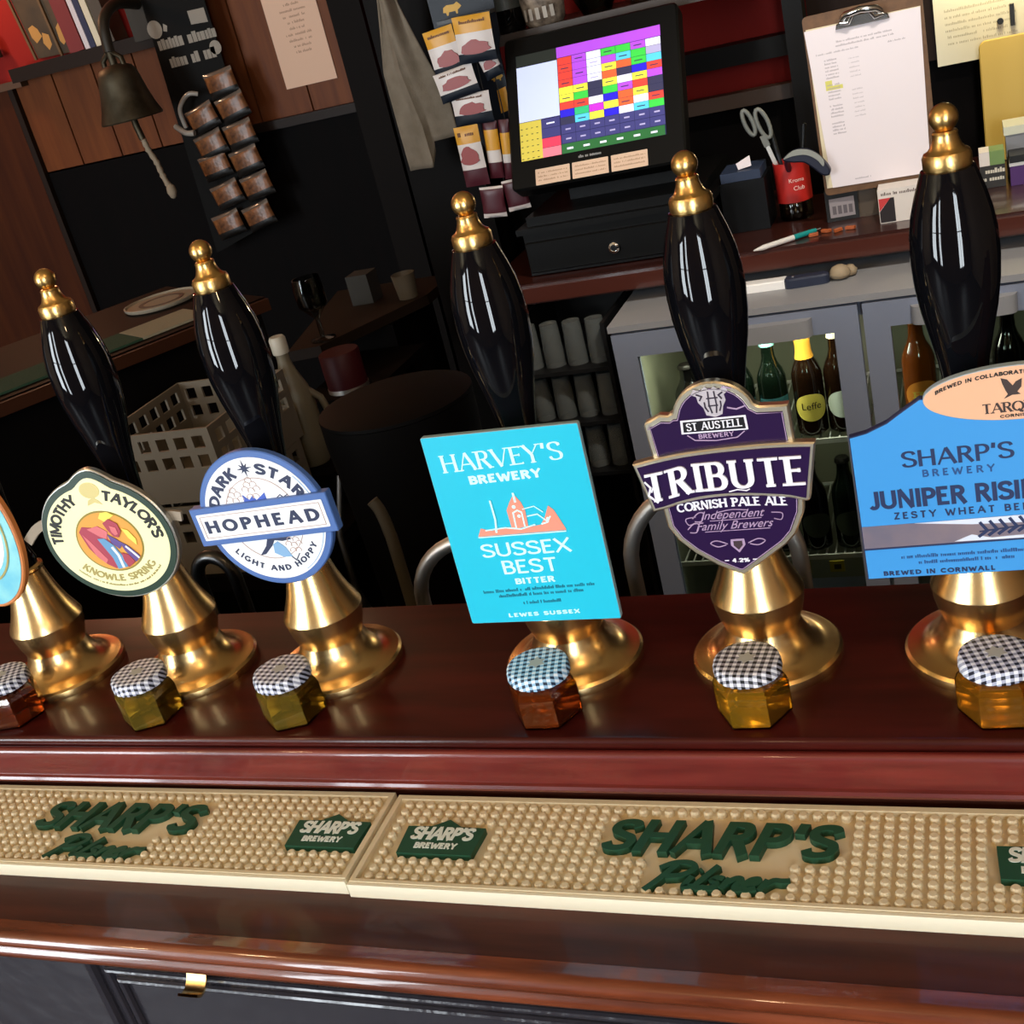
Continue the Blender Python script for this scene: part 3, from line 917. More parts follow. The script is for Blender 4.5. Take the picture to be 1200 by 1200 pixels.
inked('crest_lines', merge(line2(mm([(-9, 55), (-6, 53.5), (-7.5, 51)]), .0009), line2(mm([(6, 55), (3.5, 53.5), (5, 51)]), .0009), line2(mm([(-5, 50), (-5, 47), (-3.5, 44)]), .0008), line2(mm([(4, 50), (4, 47), (2.8, 44)]), .0008),
      line2(mm([(-2.2, 56), (-2.6, 48), (-1.6, 43)]), .0008), line2(mm([(1.2, 56), (1.6, 48), (.8, 43)]), .0008), line2(mm([(-3.6, 52), (2.8, 52)]), .0007), line2(mm([(-3.2, 47.5), (2.4, 47.5)]), .0007)), mat('crest_dark', '#2b2030', .5), c, z=.0009)
nb = merge(poly2(mm([(-21, 32), (-20.5, 40.2), (16.5, 40), (16.8, 31.3)])))
inked('name_plate', nb, M_silk, c, z=.0006, t=.0004)
inked('name_plate_ground', poly2(mm([(-19.6, 33), (-19.2, 39.2), (15.3, 39), (15.6, 32.2)])), mat('black_enamel', '#0f0d12', .4), c, z=.0010, t=.0002)
L1 = fit_letters('ST AUSTELL', .0315, .0046, thick=.20, thin=.11, serif=.03, space=.20)
inked('name_lettering', at2(L1, -.0018, .0338), M_silk, c, z=.0012)
L1 = fit_letters('BREWERY', .0200, .0028, thick=.2, thin=.16, space=.2)
inked('name_lettering', at2(L1, -.0016, .0282), M_lilac, c, z=.0006)
inked('name_arc', line2(mm([(-18, 31), (-14, 27.5), (-2, 26.3), (10, 27.2), (14.5, 30.5)]), .0006), M_lilac, c, z=.0006)
inked('tail_lines', merge(line2(mm([(7, 45.5), (12, 44), (17, 45.5)]), .0008), line2(mm([(6, 58), (11, 56.5)]), .0006)), M_lilac, c, z=.0006)
L1 = fit_letters('CORNISH PALE ALE', .0640, .0056, thick=.24, thin=.15, serif=.03, space=.16)
inked('style_lettering', (at2(([(x, y+.0016*math.cos(x*50)-.0015) for x, y in L1[0]], L1[1]), -.0002, -.0158)), M_silk, c, z=.0006)
scr = []
rs = random.Random(5)
for (yy, w, tx_) in ((-23.0, 36, 'Independent'), (-30.0, 44, 'Family Brewers')):
    v, f = plain_text(tx_, w*.001)
    v = [(x+.5*y, y*1.05) for x, y in v]
    scr.append(at2((v, f), -.001, yy*.001))
    scr.append(line2(mm(smoothpts([(-w/2-6, yy+1), (-w/2-2, yy+4.5), (-w/2+1, yy+4), (-w/2-1, yy-1), (-w/2-5, yy-1)], 4)), .0006))
    scr.append(line2(mm([(-w/2+4, yy-1.2), (w/2-2, yy-1.0)]), .0004))
for sgn in (-1, 1):
    scr.append(line2(mm(smoothpts([(sgn*22, -21), (sgn*28, -22), (sgn*27, -26), (sgn*23, -25)], 4)), .0005))
    scr.append(line2(mm(smoothpts([(sgn*6, -40), (sgn*12, -37.5), (sgn*16, -39), (sgn*12, -41.5), (sgn*7, -40.5)], 4)), .0006))
scr.append(line2(mm(smoothpts([(-9, -19), (0, -17.6), (9, -18.6)], 4)), .0005))
inked('script_lettering', merge(*scr), M_lilac, c, z=.0006)
inked('small_shield', merge(poly2(mm([(-4, -37), (4, -37), (4.2, -41), (0, -46), (-4.2, -41)]))), M_lilac, c, z=.0006)
inked('small_shield_mark', merge(poly2(mm([(-2.5, -38.2), (2.5, -38.2), (2.6, -41), (0, -44), (-2.6, -41)]))), mat('dark_bronze_ink', '#3a2a30', .5), c, z=.0009)
L1 = fit_letters('4.2%', .0105, .0026, thick=.24, thin=.2, space=.14)
inked('strength_lettering', merge(at2(L1, 0, -.0525), line2(mm([(-9.5, -51), (-7, -51)]), .0006), line2(mm([(7, -51), (9.5, -51)]), .0006)), M_silk, c, z=.0006)
bracket(c, -.0015)

# large blue clip with a pale roundel
M_bluep = mat('sky_blue_print', '#3a8fd2', .42)
M_dnavy = mat('dark_navy_ink', '#1d2b52', .5)
M_peach = mat('peach_print', '#e3ad89', .45)
c = clip(.2232, .1200, 'large sky blue pump clip with a peach oval at its top, right edge')
left = [(-54.3, 41.8), (-45, 43.8), (-34, 48.5), (-25.3, 54.5), (-16.3, 60.4)]
prof = mm([(-53.6, -47.4), (53.6, -45.6)]+[(-x, y) for x, y in left]+[(16, 60.4), (-16, 60.4)][:1]+left[::-1])
MB().poly(prof, -.005, 0, 0, .0006, 1).build('blue_plate', [M_bluep, M_dnavy], c)
MB().poly(ellipse(.0475, .0150, 64, .0330, .0593), -.004, .0012, 0, .0004, 1).build('peach_oval', [M_peach, mat('oval_edge_grey', '#9fb0b8', .5)], c)
L1 = fit_letters('BREWED IN COLLABORATION WITH', .059, .0021, thick=.24, thin=.2, space=.22)
v = [(x+.0215, .0593+.0130*math.sqrt(max(.02, 1-((x-.0115)/.0455)**2))-.0022+y-.0005) for x, y in L1[0]]
inked('oval_lettering', (v, L1[1]), M_ink, c, z=.0012)
L1 = fit_letters("TARQUIN'S", .0380, .0054, thick=.20, thin=.07, serif=.07, space=.10)
inked('oval_lettering', at2(L1, .0335, .0494, R(1)), mat('dark_brown_ink', '#3a2a26', .5), c, z=.0012)
inked('oval_lettering', at2(fit_letters('CORNISH GIN', .022, .0016, thick=.2, thin=.18, space=.2), .0335, .0463, R(1)), M_ink, c, z=.0012)
inked('bird', merge(poly2(mm([(24, 68), (27, 67), (29.5, 63.5), (31, 65.5), (34, 67), (33.5, 62.5), (31.5, 60), (33, 58.5), (29, 58.4), (25, 56.6), (27, 59), (26, 61), (24.6, 65)]))), mat('dark_brown_ink', '#3a2a26', .5), c, z=.0012)
inked('brewery_lettering', at2(fit_letters("SHARP'S", .0565, .0096, thick=.18, thin=.105, space=.14), 0, .0220, R(1.2)), M_dnavy, c)
inked('brewery_lettering', at2(fit_letters('BREWERY', .0365, .0042, thick=.2, thin=.16, space=.5), 0, .0153, R(.6)), mat('mid_navy_ink', '#234a80', .5), c)
inked('beer_lettering', at2(fit_letters('JUNIPER', .0510, .0112, thick=.235, thin=.18, space=.14), -.0222, -.0026, R(.9)), M_dnavy, c)
inked('beer_lettering', at2(fit_letters('RISING', .0410, .0112, thick=.235, thin=.18, space=.14), .0282, -.0018, R(.9)), M_dnavy, c)
inked('style_lettering', at2(fit_letters('ZESTY WHEAT BEER', .074, .0042, thick=.2, thin=.16, space=.4), 0.0015, -.0090, R(1)), M_dnavy, c)
inked('landscape_strip', poly2(mm([(-53.3, -13.2), (-20, -12.6), (0, -12.2), (12, -12.0), (53, -11), (53, -25), (-53.2, -27.2)])), mat('strip_mauve', '#7f7a8c', .3, .4, noise=('#9c8a90', 30, (1, 1, 1))), c)
inked('strip_sky', merge(poly2(mm([(-25, -12.6), (0, -12.0), (53, -10.8), (53, -16), (5, -15.2)])), poly2(mm([(-5, -25.3), (4, -21.5), (14, -24), (53, -22), (53, -25)]))), mat('strip_pale', '#cfd6e6', .5), c, z=.0003)
inked('strip_line', line2(mm([(-53.2, -27.6), (53, -25.2)]), .0010), M_dnavy, c, z=.0003)
fern = [line2(mm([(8, -20), (53, -15)]), .0007)]
for k in range(8):
    x = 12+k*5; y = -19.6+k*.55
    fern.append(line2(mm([(x-3.5, y+5.5), (x, y), (x-4.6, y-3.6)]), .0016))
inked('fern_drawing', merge(*fern), M_dnavy, c, z=.0005)
inked('small_print', merge(at2(scribble(.068, .0021, 23), 0, -.0340, R(1)), at2(scribble(.050, .0021, 24), 0, -.0380, R(1))), mat('mid_navy_ink', '#234a80', .5), c)
inked('origin_lettering', at2(fit_letters('BREWED IN CORNWALL', .0590, .0028, thick=.24, thin=.2, space=.3), -.0150, -.0448, R(.6)), M_dnavy, c)
bracket(c, .0065)

# pale blue oval clip at the left border
c = clip(-.4737, .1480, 'pale blue oval pump clip with orange rim cut by the left border')
MB().poly(ellipse(.0460, .0650, 72), -.005, 0, 0, .0010).build('orange_rim', mat('orange_rim_enamel', '#c8793e', .4), c, 30)
MB().poly(ellipse(.0432, .0622, 72), 0, .0004).build('blue_face', mat('aqua_print', '#5cb6d2', .4, noise=('#8fd3d6', 40, (1, 1, 1))), c)
MB().poly(ellipse(.0325, .0400, 60, 0, .002), .0004, .0007).build('white_centre', M_wht, c)
inked('ring_drawing', merge(line2(mm(ellipse(35.5, 45, 49, 0, 2)+[(35.5, 2)]), .0016), *[at2(scribble(.03, .003, 40+k), -.002, .022-k*.012) for k in range(4)]), M_olive, c, z=.0007)
bracket(c, 0)

# ------------------------------------------------------------------ honey jars
def gingham(name, dark, mid, lightc):
    mt = bpy.data.materials.new(name)
    mt.use_nodes = True
    nt = mt.node_tree
    p = nt.nodes['Principled BSDF']
    p.inputs['Roughness'].default_value = .45
    tc = nt.nodes.new('ShaderNodeTexCoord')
    sp = nt.nodes.new('ShaderNodeSeparateXYZ')
    nt.links.new(tc.outputs['Object'], sp.inputs[0])
    def mth(op, a, b=None):
        n = nt.nodes.new('ShaderNodeMath'); n.operation = op
        for i, q in enumerate((a, b)):
            if q is None: continue
            if isinstance(q, (int, float)): n.inputs[i].default_value = q
            else: nt.links.new(q, n.inputs[i])
        return n.outputs[0]
    k = 1/.0046
    u = mth('GREATER_THAN', mth('FRACT', mth('MULTIPLY', mth('ADD', sp.outputs[0], 1.0), k)), .5)
    w = mth('GREATER_THAN', mth('FRACT', mth('MULTIPLY', mth('ADD', mth('ADD', sp.outputs[1], sp.outputs[2]), 1.0), k)), .5)
    rp = nt.nodes.new('ShaderNodeValToRGB')
    rp.color_ramp.interpolation = 'CONSTANT'
    rp.color_ramp.elements[0].color = lin(lightc)
    e1 = rp.color_ramp.elements[1]; e1.position = .4; e1.color = lin(mid)
    e2 = rp.color_ramp.elements.new(.9); e2.color = lin(dark)
    nt.links.new(mth('MULTIPLY', mth('ADD', u, w), .5), rp.inputs[0])
    nt.links.new(rp.outputs[0], p.inputs['Base Color'])
    return mt
M_ging = gingham('navy_gingham', '#070a1e', '#a9adc0', '#f2f4fa')
M_ging2 = gingham('blue_gingham', '#10263e', '#98bfda', '#eef8ff')
M_ging3 = gingham('black_gingham', '#040406', '#9a9aa4', '#f2f2f6')
M_jar = clear_glass('jar_glass', '#f6f4ec', .02)
def honey(name, col):
    return mat(name, col, .04, trans=.74, ior=1.36, spec=.5)
H_gold = honey('golden_honey', '#f0b030'); H_pale = honey('pale_honey', '#d2b348'); H_red = honey('red_amber_honey', '#b4501f'); H_amb = honey('amber_honey', '#e0922a')
def hexring(r, z, rot=0.0):
    return [(r*cos(R(60*k+rot)), r*sin(R(60*k+rot)), z) for k in range(6)]
def loft(rings, capb=True, capt=True):
    mb = MB()
    v, f = [], []
    n = len(rings[0])
    for rg in rings: v += rg
    for i in range(len(rings)-1):
        for k in range(n):
            f.append((i*n+k, i*n+(k+1) % n, (i+1)*n+(k+1) % n, (i+1)*n+k))
    if capb: f.append(tuple(range(n-1, -1, -1)))
    if capt: f.append(tuple((len(rings)-1)*n+k for k in range(n)))
    return mb.add(v, f)
def make_jar():
    r = empty('honey_jar')
    g = loft([hexring(.0206, 0), hexring(.0223, .0018), hexring(.0226, .004), hexring(.0226, .0225), hexring(.0212, .0265), hexring(.0185, .0290), hexring(.0180, .0318)]).build('glass_jar', M_jar, r)
    h = loft([hexring(.0202, .0010), hexring(.0219, .0026), hexring(.0222, .0044), hexring(.0222, .0220), hexring(.0207, .0260), hexring(.0181, .0284), hexring(.0176, .0300)]).build('honey', H_gold, r)
    prof = [(.0192, .0298), (.0200, .0302), (.0201, .0316), (.0199, .0362), (.0194, .0378), (.0180, .0386), (.0160, .0388)]
    mb = MB().lathe(prof, 48)
    # fluted skirt
    nv = []
    for i, (x, y, z) in enumerate(mb.v):
        a = math.atan2(y, x); rr = math.hypot(x, y)
        k = 1+.010*cos(24*a) if z < .0365 else 1
        nv.append((x*k, y*k, z))
    mb.v = nv
    ld = mb.build('lid', M_ging, r, 40)
    MB().poly([(.0062*(1 if k % 2 else .62)*cos(R(30*k)), .0062*(1 if k % 2 else .62)*sin(R(30*k))) for k in range(12)], .03885, .0390).build('lid_emblem', mat('emblem_grey', '#b4b4ac', .5), ld)
    return r
jar = make_jar()
JL = [(-.4750, 'dark amber honey jar with gingham lid cut by the left border', H_red, M_ging, 12),
      (-.3455, 'pale gold honey jar with navy gingham lid below the cream oval clip', H_pale, M_ging, 25),
      (-.2235, 'pale gold honey jar with navy gingham lid below the round white clip', H_pale, M_ging, 20),
      (-.0340, 'red amber honey jar with blue gingham lid below the turquoise clip', H_red, M_ging2, 4),
      (.0982, 'golden honey jar with black gingham lid below the purple shield clip', H_gold, M_ging3, 2),
      (.2350, 'amber honey jar with gingham lid below the large blue clip', H_amb, M_ging, 3)]
for i, (x, lab, hm, gm, rot) in enumerate(JL):
    o = jar if i == 0 else copy_tree(jar)
    o.location = (x, -.0612, 0)
    o.rotation_euler = (0, 0, R(rot))
    tag(o, lab, 'honey jar', 'honey jars along the bar front')
    for ch in [q for q in COL.objects if q.parent == o]:
        nm = ch.name.split('.')[0]
        if nm in ('honey', 'lid'):
            ch.material_slots[0].link = 'OBJECT'
            ch.material_slots[0].material = hm if nm == 'honey' else gm
        if nm == 'lid':
            ch.rotation_euler = (0, 0, R((18, -14, -24, 8, -6, 14)[i]))

# ------------------------------------------------------------------ bar mats
M_tan_rubber = mat('tan_rubber', '#dccdab', .45)
M_lip = mat('cream_rubber_edge', '#efe6cc', .45)
M_green_rubber = mat('green_rubber', '#1c4a33', .5)
M_white_rubber = mat('white_rubber', '#dfe6dc', .5)
ML, MD = .430, .0815
SHP = fit_letters("SHARP'S", .139, .0275, thick=.235, thin=.165, space=.17, shear=.26)
PIL = [  # joined script, mm, baseline 0
 [(2, -3), (4, 6), (6, 20)], [(-1, 16), (4, 21), (12, 21.5), (17, 17), (14, 11), (6, 9)],
 [(20, 10), (20, 4), (21, 1), (25, 2)], [(28, 20), (26.5, 10), (26, 3), (28, .5), (31, 2)],
 [(37, 9), (33.5, 10), (31.8, 7.5), (35.5, 5), (35.5, 1.5), (31, .8)],
 [(39.5, 10), (40, 1)], [(40, 6), (43, 10), (46, 9), (46, 3), (48, .8), (50, 2)],
 [(50, 5.5), (55, 7), (54, 10.2), (50.8, 9), (50, 4), (52, .8), (57, 2.5)], [(59, 10), (59.5, 1)], [(59.5, 5), (62, 9.5), (66, 9.5), (70, 10)], [(21.2, 15), (21.8, 16)]]
def script(dx, dy, s, slope=0.0):
    o = []
    for p in PIL:
        q = smoothpts(p, 4)
        q = [((x-33+.45*y)*s*1.16*.001, (y-9+x*slope)*s*.001) for x, y in q]
        o.append(line2(q, .0037))
    return at2(merge(*o), dx, dy)
house = [(-25.5, -14.5), (25.5, -14.5), (27, 10), (10, 10.5), (0, 17), (-10, 10.5), (-27, 10)]
def make_mat(name):
    r = empty(name)
    mb = MB()
    mb.poly(rrect(ML, MD, .002, 2), 0, .0065)
    for a, b in (((-ML/2+.0005, MD/2-.0045), (ML/2-.0005, MD/2-.0005)), ((-ML/2+.0005, -MD/2+.0005), (ML/2-.0005, -MD/2+.0030)),
                 ((-ML/2+.0005, -MD/2+.0030), (-ML/2+.0040, MD/2-.0045)), ((ML/2-.0040, -MD/2+.0030), (ML/2-.0005, MD/2-.0045))):
        mb.box((a[0], a[1], .0065), (b[0], b[1], .0105))
    # rows of rubber pimples, left out round the raised words
    px, py = .0080, .00735
    nx, ny = int((ML-.012)/px), 10
    tx = 222-215
    def blocked(x, y):
        X, Y = x*1000, y*1000
        if -9 < Y < 30 and abs(X-tx-.25*(Y-8)) < 73: return Y > -6 and Y < 31 and abs(X-tx-.25*(Y-8)) < 71
        if -31 < Y <= -7 and -38 < X-tx < 44: return True
        for hx in (-167.5, 182.5):
            if abs(X-hx) < 29 and -16 < Y+1 < 14+4*(abs(X-hx) < 10): return True
        return False
    v, f = [], []
    K = 10
    for i in range(nx):
        for j in range(ny):
            x = (i-(nx-1)/2)*px; y = -.0006+(j-(ny-1)/2)*py
            if blocked(x, y): continue
            o = len(v)
            for rr, z in ((.0031, .0065), (.0029, .0092), (.0021, .0104)):
                for k in range(K):
                    a = 2*pi*k/K
                    v.append((x+rr*cos(a), y+rr*sin(a), z))
            for q in range(2):
                for k in range(K):
                    f.append((o+q*K+k, o+q*K+(k+1) % K, o+(q+1)*K+(k+1) % K, o+(q+1)*K+k))
            f.append(tuple(o+2*K+k for k in range(K)))
    mb.add(v, f)
    mb.build('pimpled_sheet', M_tan_rubber, r)
    MB().box((-ML/2, -MD/2-.0022, -.0), (ML/2, -MD/2-.0001, .0098)).build('front_lip', M_lip, r)
    inked('raised_lettering', at2(SHP, tx*.001, -.0045), M_green_rubber, r, z=.0065, t=.0044)
    inked('raised_lettering', script(tx*.001-.001, -.0235, .93), M_green_rubber, r, z=.0065, t=.0042)
    for hx in (-167.5, 182.5):
        b = MB().poly(mm([(x+hx, y) for x, y in house]), .0065, .0110).build('raised_badge', M_green_rubber, r)
        inked('badge_lettering', at2(fit_letters("SHARP'S", .043, .0115, thick=.27, thin=.2, space=.1, shear=.12), hx*.001, -.0020), M_white_rubber, b, z=.0110)
        inked('badge_lettering', at2(fit_letters('BREWERY', .029, .0050, thick=.26, thin=.22, space=.16), hx*.001-.001, -.0098), M_white_rubber, b, z=.0110)
    return r
mat_r = make_mat('bar_mat')
mat_r.location = (-.1420+ML/2, -.0932-MD/2, -.0530)
mat_r.rotation_euler = (0, 0, R(-.1))
tag(mat_r, 'tan pimpled rubber bar mat with green lettering, the right one on the bar ledge', 'bar mat', 'rubber bar mats on the ledge')
mat_l = copy_tree(mat_r)
mat_l.location = (-.1445-ML/2, -.0912-MD/2, -.0530)
mat_l.rotation_euler = (0, 0, R(.15))
tag(mat_l, 'tan pimpled rubber bar mat with green lettering, the left one on the bar ledge', 'bar mat', 'rubber bar mats on the ledge')

# ------------------------------------------------------------------ the back bar counter and the bottle fridge
M_cnt = mat('back_counter_mahogany', '#3d1b14', .30, coat=.4, noise=('#2c120d', 9, (1, 8, 8)))
cn = tag(empty('back_counter', (.3, 1.85, -.15)), 'dark mahogany back counter carrying the till and clipboard', 'counter')
MB().box((-1.02, -.25, -.042), (1.5, .248, 0)).build('worktop', M_cnt, cn)
MB().box((-1.02, -.262, -.036), (1.5, -.2502, -.006)).build('edge_strip', mat('counter_edge_wood', '#4a2219', .28, coat=.5), cn)

M_frame = mat('fridge_grey_metal', '#7d8496', .40)
M_ftop = mat('fridge_top_metal', '#8d8d90', .40)
M_inner = mat('fridge_liner', '#8f8f78', .5)
M_pane = clear_glass('fridge_glass', '#e8efe8')
fr = tag(empty('bottle_fridge', (.036, 1.47, -1.1)), 'grey double door glass fronted bottle fridge under the back counter', 'fridge')
FX = .036
mb = MB()
X0, X1, H = -.455, .455, .872
mb.box((X0, 0, .05), (X0+.03, .42, H)); mb.box((X1-.03, 0, .05), (X1, .42, H))
mb.box((X0+.03, .40, .05), (X1-.03, .42, H)); mb.box((X0+.03, 0, .05), (X1-.03, .40, .09)); mb.box((X0+.03, 0, H-.03), (X1-.03, .40, H))
mb.build('cabinet', M_frame, fr)
MB().box((X0-.002, -.022, H+.001), (X1+.002, .42, H+.013)).build('top_panel', M_ftop, fr)
mb = MB()
mb.box((X0+.0305, .002, .0905), (X0+.034, .395, H-.031)); mb.box((X1-.034, .002, .0905), (X1-.0305, .395, H-.031)); mb.box((X0+.035, .388, .0905), (X1-.035, .399, H-.031))
mb.build('liner', M_inner, fr)
for sgn, (a, b) in ((-1, (X0+.002, -.004)), (1, (.004, X1-.002))):
    d = empty('door', (0, -.022, 0), parent=fr)
    z0, z1 = .10, H-.004
    mb = MB()
    sw = .044
    mb.box((a, 0, z0), (a+sw, .02, z1)); mb.box((b-sw, 0, z0), (b, .02, z1))
    mb.box((a+sw, 0, z1-.046), (b-sw, .02, z1)); mb.box((a+sw, 0, z0), (b-sw, .02, z0+.05))
    mb.build('door_frame', M_frame, d)
    MB().box((a+sw, .008, z0+.05), (b-sw, .012, z1-.046)).build('pane', M_pane, d)
    hx = (a+b)/2+(.06 if sgn < 0 else -.06)
    hp = smoothpts([(-.085, 0), (-.078, -.016), (-.05, -.021), (0, -.0215), (.05, -.021), (.078, -.016), (.085, 0)], 4)
    mh = MB()
    n = len(hp)
    v = [(hx+x, y, zz) for zz in (z1-.044, z1-.012) for x, y in hp]
    mh.add(v, [(i, i+1, n+i+1, n+i) for i in range(n-1)]+[tuple(range(n)), tuple(range(2*n-1, n-1, -1))])
    mh.build('handle', M_ftop, d, 50)
for zz in (.41, .652 if False else .62):
    pass
M_wire = mat('shelf_wire_white', '#d8d6cc', .4)
for zz in (.338, .588):
    mb = MB()
    for (a, b) in ((X0+.036, -.012), (.012, X1-.036)):
        mb.box((a, .030, zz), (b, .034, zz+.010))
        mb.box((a, .37, zz), (b, .374, zz+.006))
        k = a+.004
        while k < b:
            mb.box((k, .034, zz+.001), (k+.003, .37, zz+.004))
            k += .018
    mb.build('wire_shelf', M_wire, fr)
tick = []
for (x, z) in ((-.070, .560), (-.012, .560), (-.15, .560), (-.21, .560), (-.27, .560)):
    pass
mb = MB()
for x in (-.30, -.235, -.17, -.105, -.04, .06, .125, .19):
    mb.box((x-.014, .0268, .310), (x+.014, .0298, .334), 0)
    mb.box((x-.006, .0262, .316), (x+.008, .0268, .327), 1)
mb.build('price_tickets', [mat('ticket_yellow', '#b9a92c', .5), mat('ticket_ink', '#2b2a1a', .5)], fr)

def bottle(name, x, y, z, glass, cap, label, group, lab_mt=None, h=.235, r=.0305, oval=True, text=None, capname='cap', foil=False, txt_mt=None):
    o = tag(empty(name, (x, y, z)), label, 'bottle', group)
    s = h/.235
    prof = [(r*.86, 0), (r, .004), (r, .135*s), (r*.97, .148*s), (r*.80, .165*s), (r*.58, .180*s), (r*.46, .195*s), (r*.43, .218*s), (r*.47, .222*s), (r*.47, .229*s)]
    MB().lathe(prof, 28).build('glass_body', glass, o, 40)
    if foil:
        MB().lathe([(r*.62, .182*s), (r*.52, .196*s), (r*.50, .216*s), (r*.53, .222*s), (r*.52, .234*s), (r*.40, .236*s)], 24).build('foil', cap, o, 40)
    else:
        MB().lathe([(r*.49, .2225*s), (r*.52, .2235*s), (r*.50, .231*s), (r*.42, .2345*s)], 24).build('cap', cap, o, 40)
    if lab_mt:
        mb = MB()
        v, f = [], []
        N, K = 18, 8
        for i in range(N+1):
            u = -1+2*i/N
            hh = .033*s*(math.sqrt(max(.03, 1-u*u)) if oval else 1)
            a = -pi/2+u*1.15+.20
            for k in range(K+1):
                zz = .070*s+hh*(-1+2*k/K)
                v.append(((r+.0004)*cos(a), (r+.0004)*sin(a), zz))
        for i in range(N):
            for k in range(K):
                f.append((i*(K+1)+k, (i+1)*(K+1)+k, (i+1)*(K+1)+k+1, i*(K+1)+k+1))
        lb = mb.add(v, f).build('label', lab_mt, o, 60)
        if text:
            L1 = plain_text(text, .036) if text != text.upper() else fit_letters(text, .040, .012, thick=.26, thin=.12, serif=.06, space=.1)
            me = bpy.data.meshes.new('label_lettering')
            V = [((r+.0009)*cos(-pi/2+.20+x_/r), (r+.0009)*sin(-pi/2+.20+x_/r), .066*s+y_) for x_, y_ in L1[0]]
            me.from_pydata(V, [], L1[1])
            me.materials.append(txt_mt or mat('label_ink', '#2a1d0c', .5))
            lo = bpy.data.objects.new('label_lettering', me)
            COL.objects.link(lo); lo.parent = lb
    return o
G_brown = mat('brown_bottle_glass', '#1a0d06', .06, coat=.5)
G_green = mat('green_bottle_glass', '#0a130c', .06, coat=.5)
G_amber = mat('amber_bottle_glass', '#8a4414', .06, coat=.5, spec=.6)
G_dark = mat('black_bottle_glass', '#090808', .08, coat=.5)
C_teal = mat('teal_cap', '#86cfc6', .35); C_gold = mat('gold_foil', '#eda63a', .4); C_white = mat('cream_cap', '#e0d6b8', .4); C_dark = mat('dark_cap', '#26221e', .4, .4)
L_yel = mat('yellow_label', '#f0d862', .5); L_teal = mat('teal_label', '#35656b', .5); L_white = mat('pale_label', '#e4ecdf', .5); L_or = mat('orange_label', '#f59a3a', .5); L_dim = mat('dim_label', '#3c4336', .5)
sh1 = -1.1+.598; sh2 = -1.1+.348
BG = 'bottles on the top fridge shelf'
bottle('beer_bottle', -.084, 1.545, sh1, G_brown, C_gold, 'brown beer bottle with gold foil neck and round yellow label in the left fridge', BG, L_yel, .196, .0290, True, 'Leffe', foil=True)
bottle('beer_bottle', -.150, 1.545, sh1, G_green, C_teal, 'dark green bottle with teal cap and teal label left of the yellow label', BG, L_teal, .193, .0280, False)
bottle('beer_bottle', -.026, 1.550, sh1, G_brown, C_white, 'brown bottle with cream cap half hidden by the grey fridge door frame', BG, L_white, .193, .0280, True)
bottle('beer_bottle', -.212, 1.545, sh1, G_green, C_dark, 'dark bottle with black cap showing just right of a black pump handle', BG, L_teal, .193, .0280, False)
bottle('beer_bottle', -.315, 1.560, sh1, G_dark, C_dark, 'dark bottle at the left end of the top fridge shelf', BG, L_dim, .16, .030, False)
bottle('beer_bottle', .118, 1.545, sh1, G_amber, C_gold, 'clear amber bottle with orange label in the right fridge', BG, L_or, .205, .0300, True, 'FIRE', txt_mt=L_yel)
bottle('beer_bottle', .272, 1.545, sh1, G_dark, C_dark, 'dark bottle with pale cap mark at the right border of the fridge', BG, L_dim, .20, .029, False)
bottle('beer_bottle', .335, 1.545, sh1, G_green, C_teal, 'dark green bottle at the right border in the right fridge', BG, L_dim, .20, .029, False)
BG2 = 'dim bottles on the lower fridge shelf'
for k, x in enumerate((-.30, -.235, -.17, -.105, -.04)):
    bottle('beer_bottle', x, 1.545, sh2, G_dark if k % 2 else G_green, C_dark, 'dim dark bottle on the lower fridge shelf, %s' % ('at the left end', 'second from the left end', 'behind the purple clip', 'just right of the purple clip', 'next to the door frame at right')[k], BG2, L_dim, .19, .0285, True)
kn = tag(empty('folding_knife', (-.085, 1.552, -.2150)), 'white and navy handled tool with a beige end lying on the fridge top', 'tool')
MB().poly(rrect(.085, .030, .003), .0002, .016, 0, .002).build('white_sleeve', mat('glossy_white', '#fbfaf8', .25), kn).location = (-.055, .008, 0)
MB().poly(mm(smoothpts([(-12, -12), (-12, 14), (25, 16), (55, 17), (64, 8), (60, -8), (25, -12)], 4, True)), .0002, .018, 0, .003).build('navy_grip', mat('navy_rubber', '#232a3e', .5), kn)
mb = MB()
mb.lathe([(.003, 0), (.016, .004), (.020, .012), (.014, .022), (.006, .026)], 14, c=(.083, .010, .0002))
mb.lathe([(.003, 0), (.011, .003), (.013, .012), (.006, .020)], 12, c=(.100, .022, .0002))
mb.build('beige_end', mat('beige_cord', '#9c8a70', .7, bump=(90, .6, (1, 1, 1))), kn, 60)
MB().lathe([(.003, .0182), (.003, .0192), (.001, .0196)], 12, c=(0, .004, 0)).build('rivet', M_chrome, kn)

# ------------------------------------------------------------------ the till
till = tag(empty('till', (-.445, 1.80, -.15)), 'black touchscreen till with coloured key grid on the back counter', 'till')
M_tblack = mat('till_black_plastic', '#080808', .42, spec=.2)
TW = .405
dr = empty('cash_drawer', parent=till)
MB().box((-.175, -.145, .002), (.205, .20, .088)).build('drawer_case', M_tblack, dr)
MB().poly(rrect(.375, .062, .003), 0, .010, 0, .002).build('drawer_front', M_tblack, dr, None, (.015, -.1452, .040), (R(90), 0, 0))
MB().lathe([(.011, 0), (.011, .006), (.007, .008), (.0065, .006), (.001, .006)], 20).build('lock', M_chrome, dr, 40, (.012, -.1555, .037), (R(90), 0, 0))
mb = MB()
mb.box((-.185, -.155, .0882), (.215, .20, .100)); mb.box((-.165, -.135, .100), (.195, .19, .118)); mb.box((-.10, -.02, .118), (.13, .14, .235))
mb.build('stand', M_tblack, till)
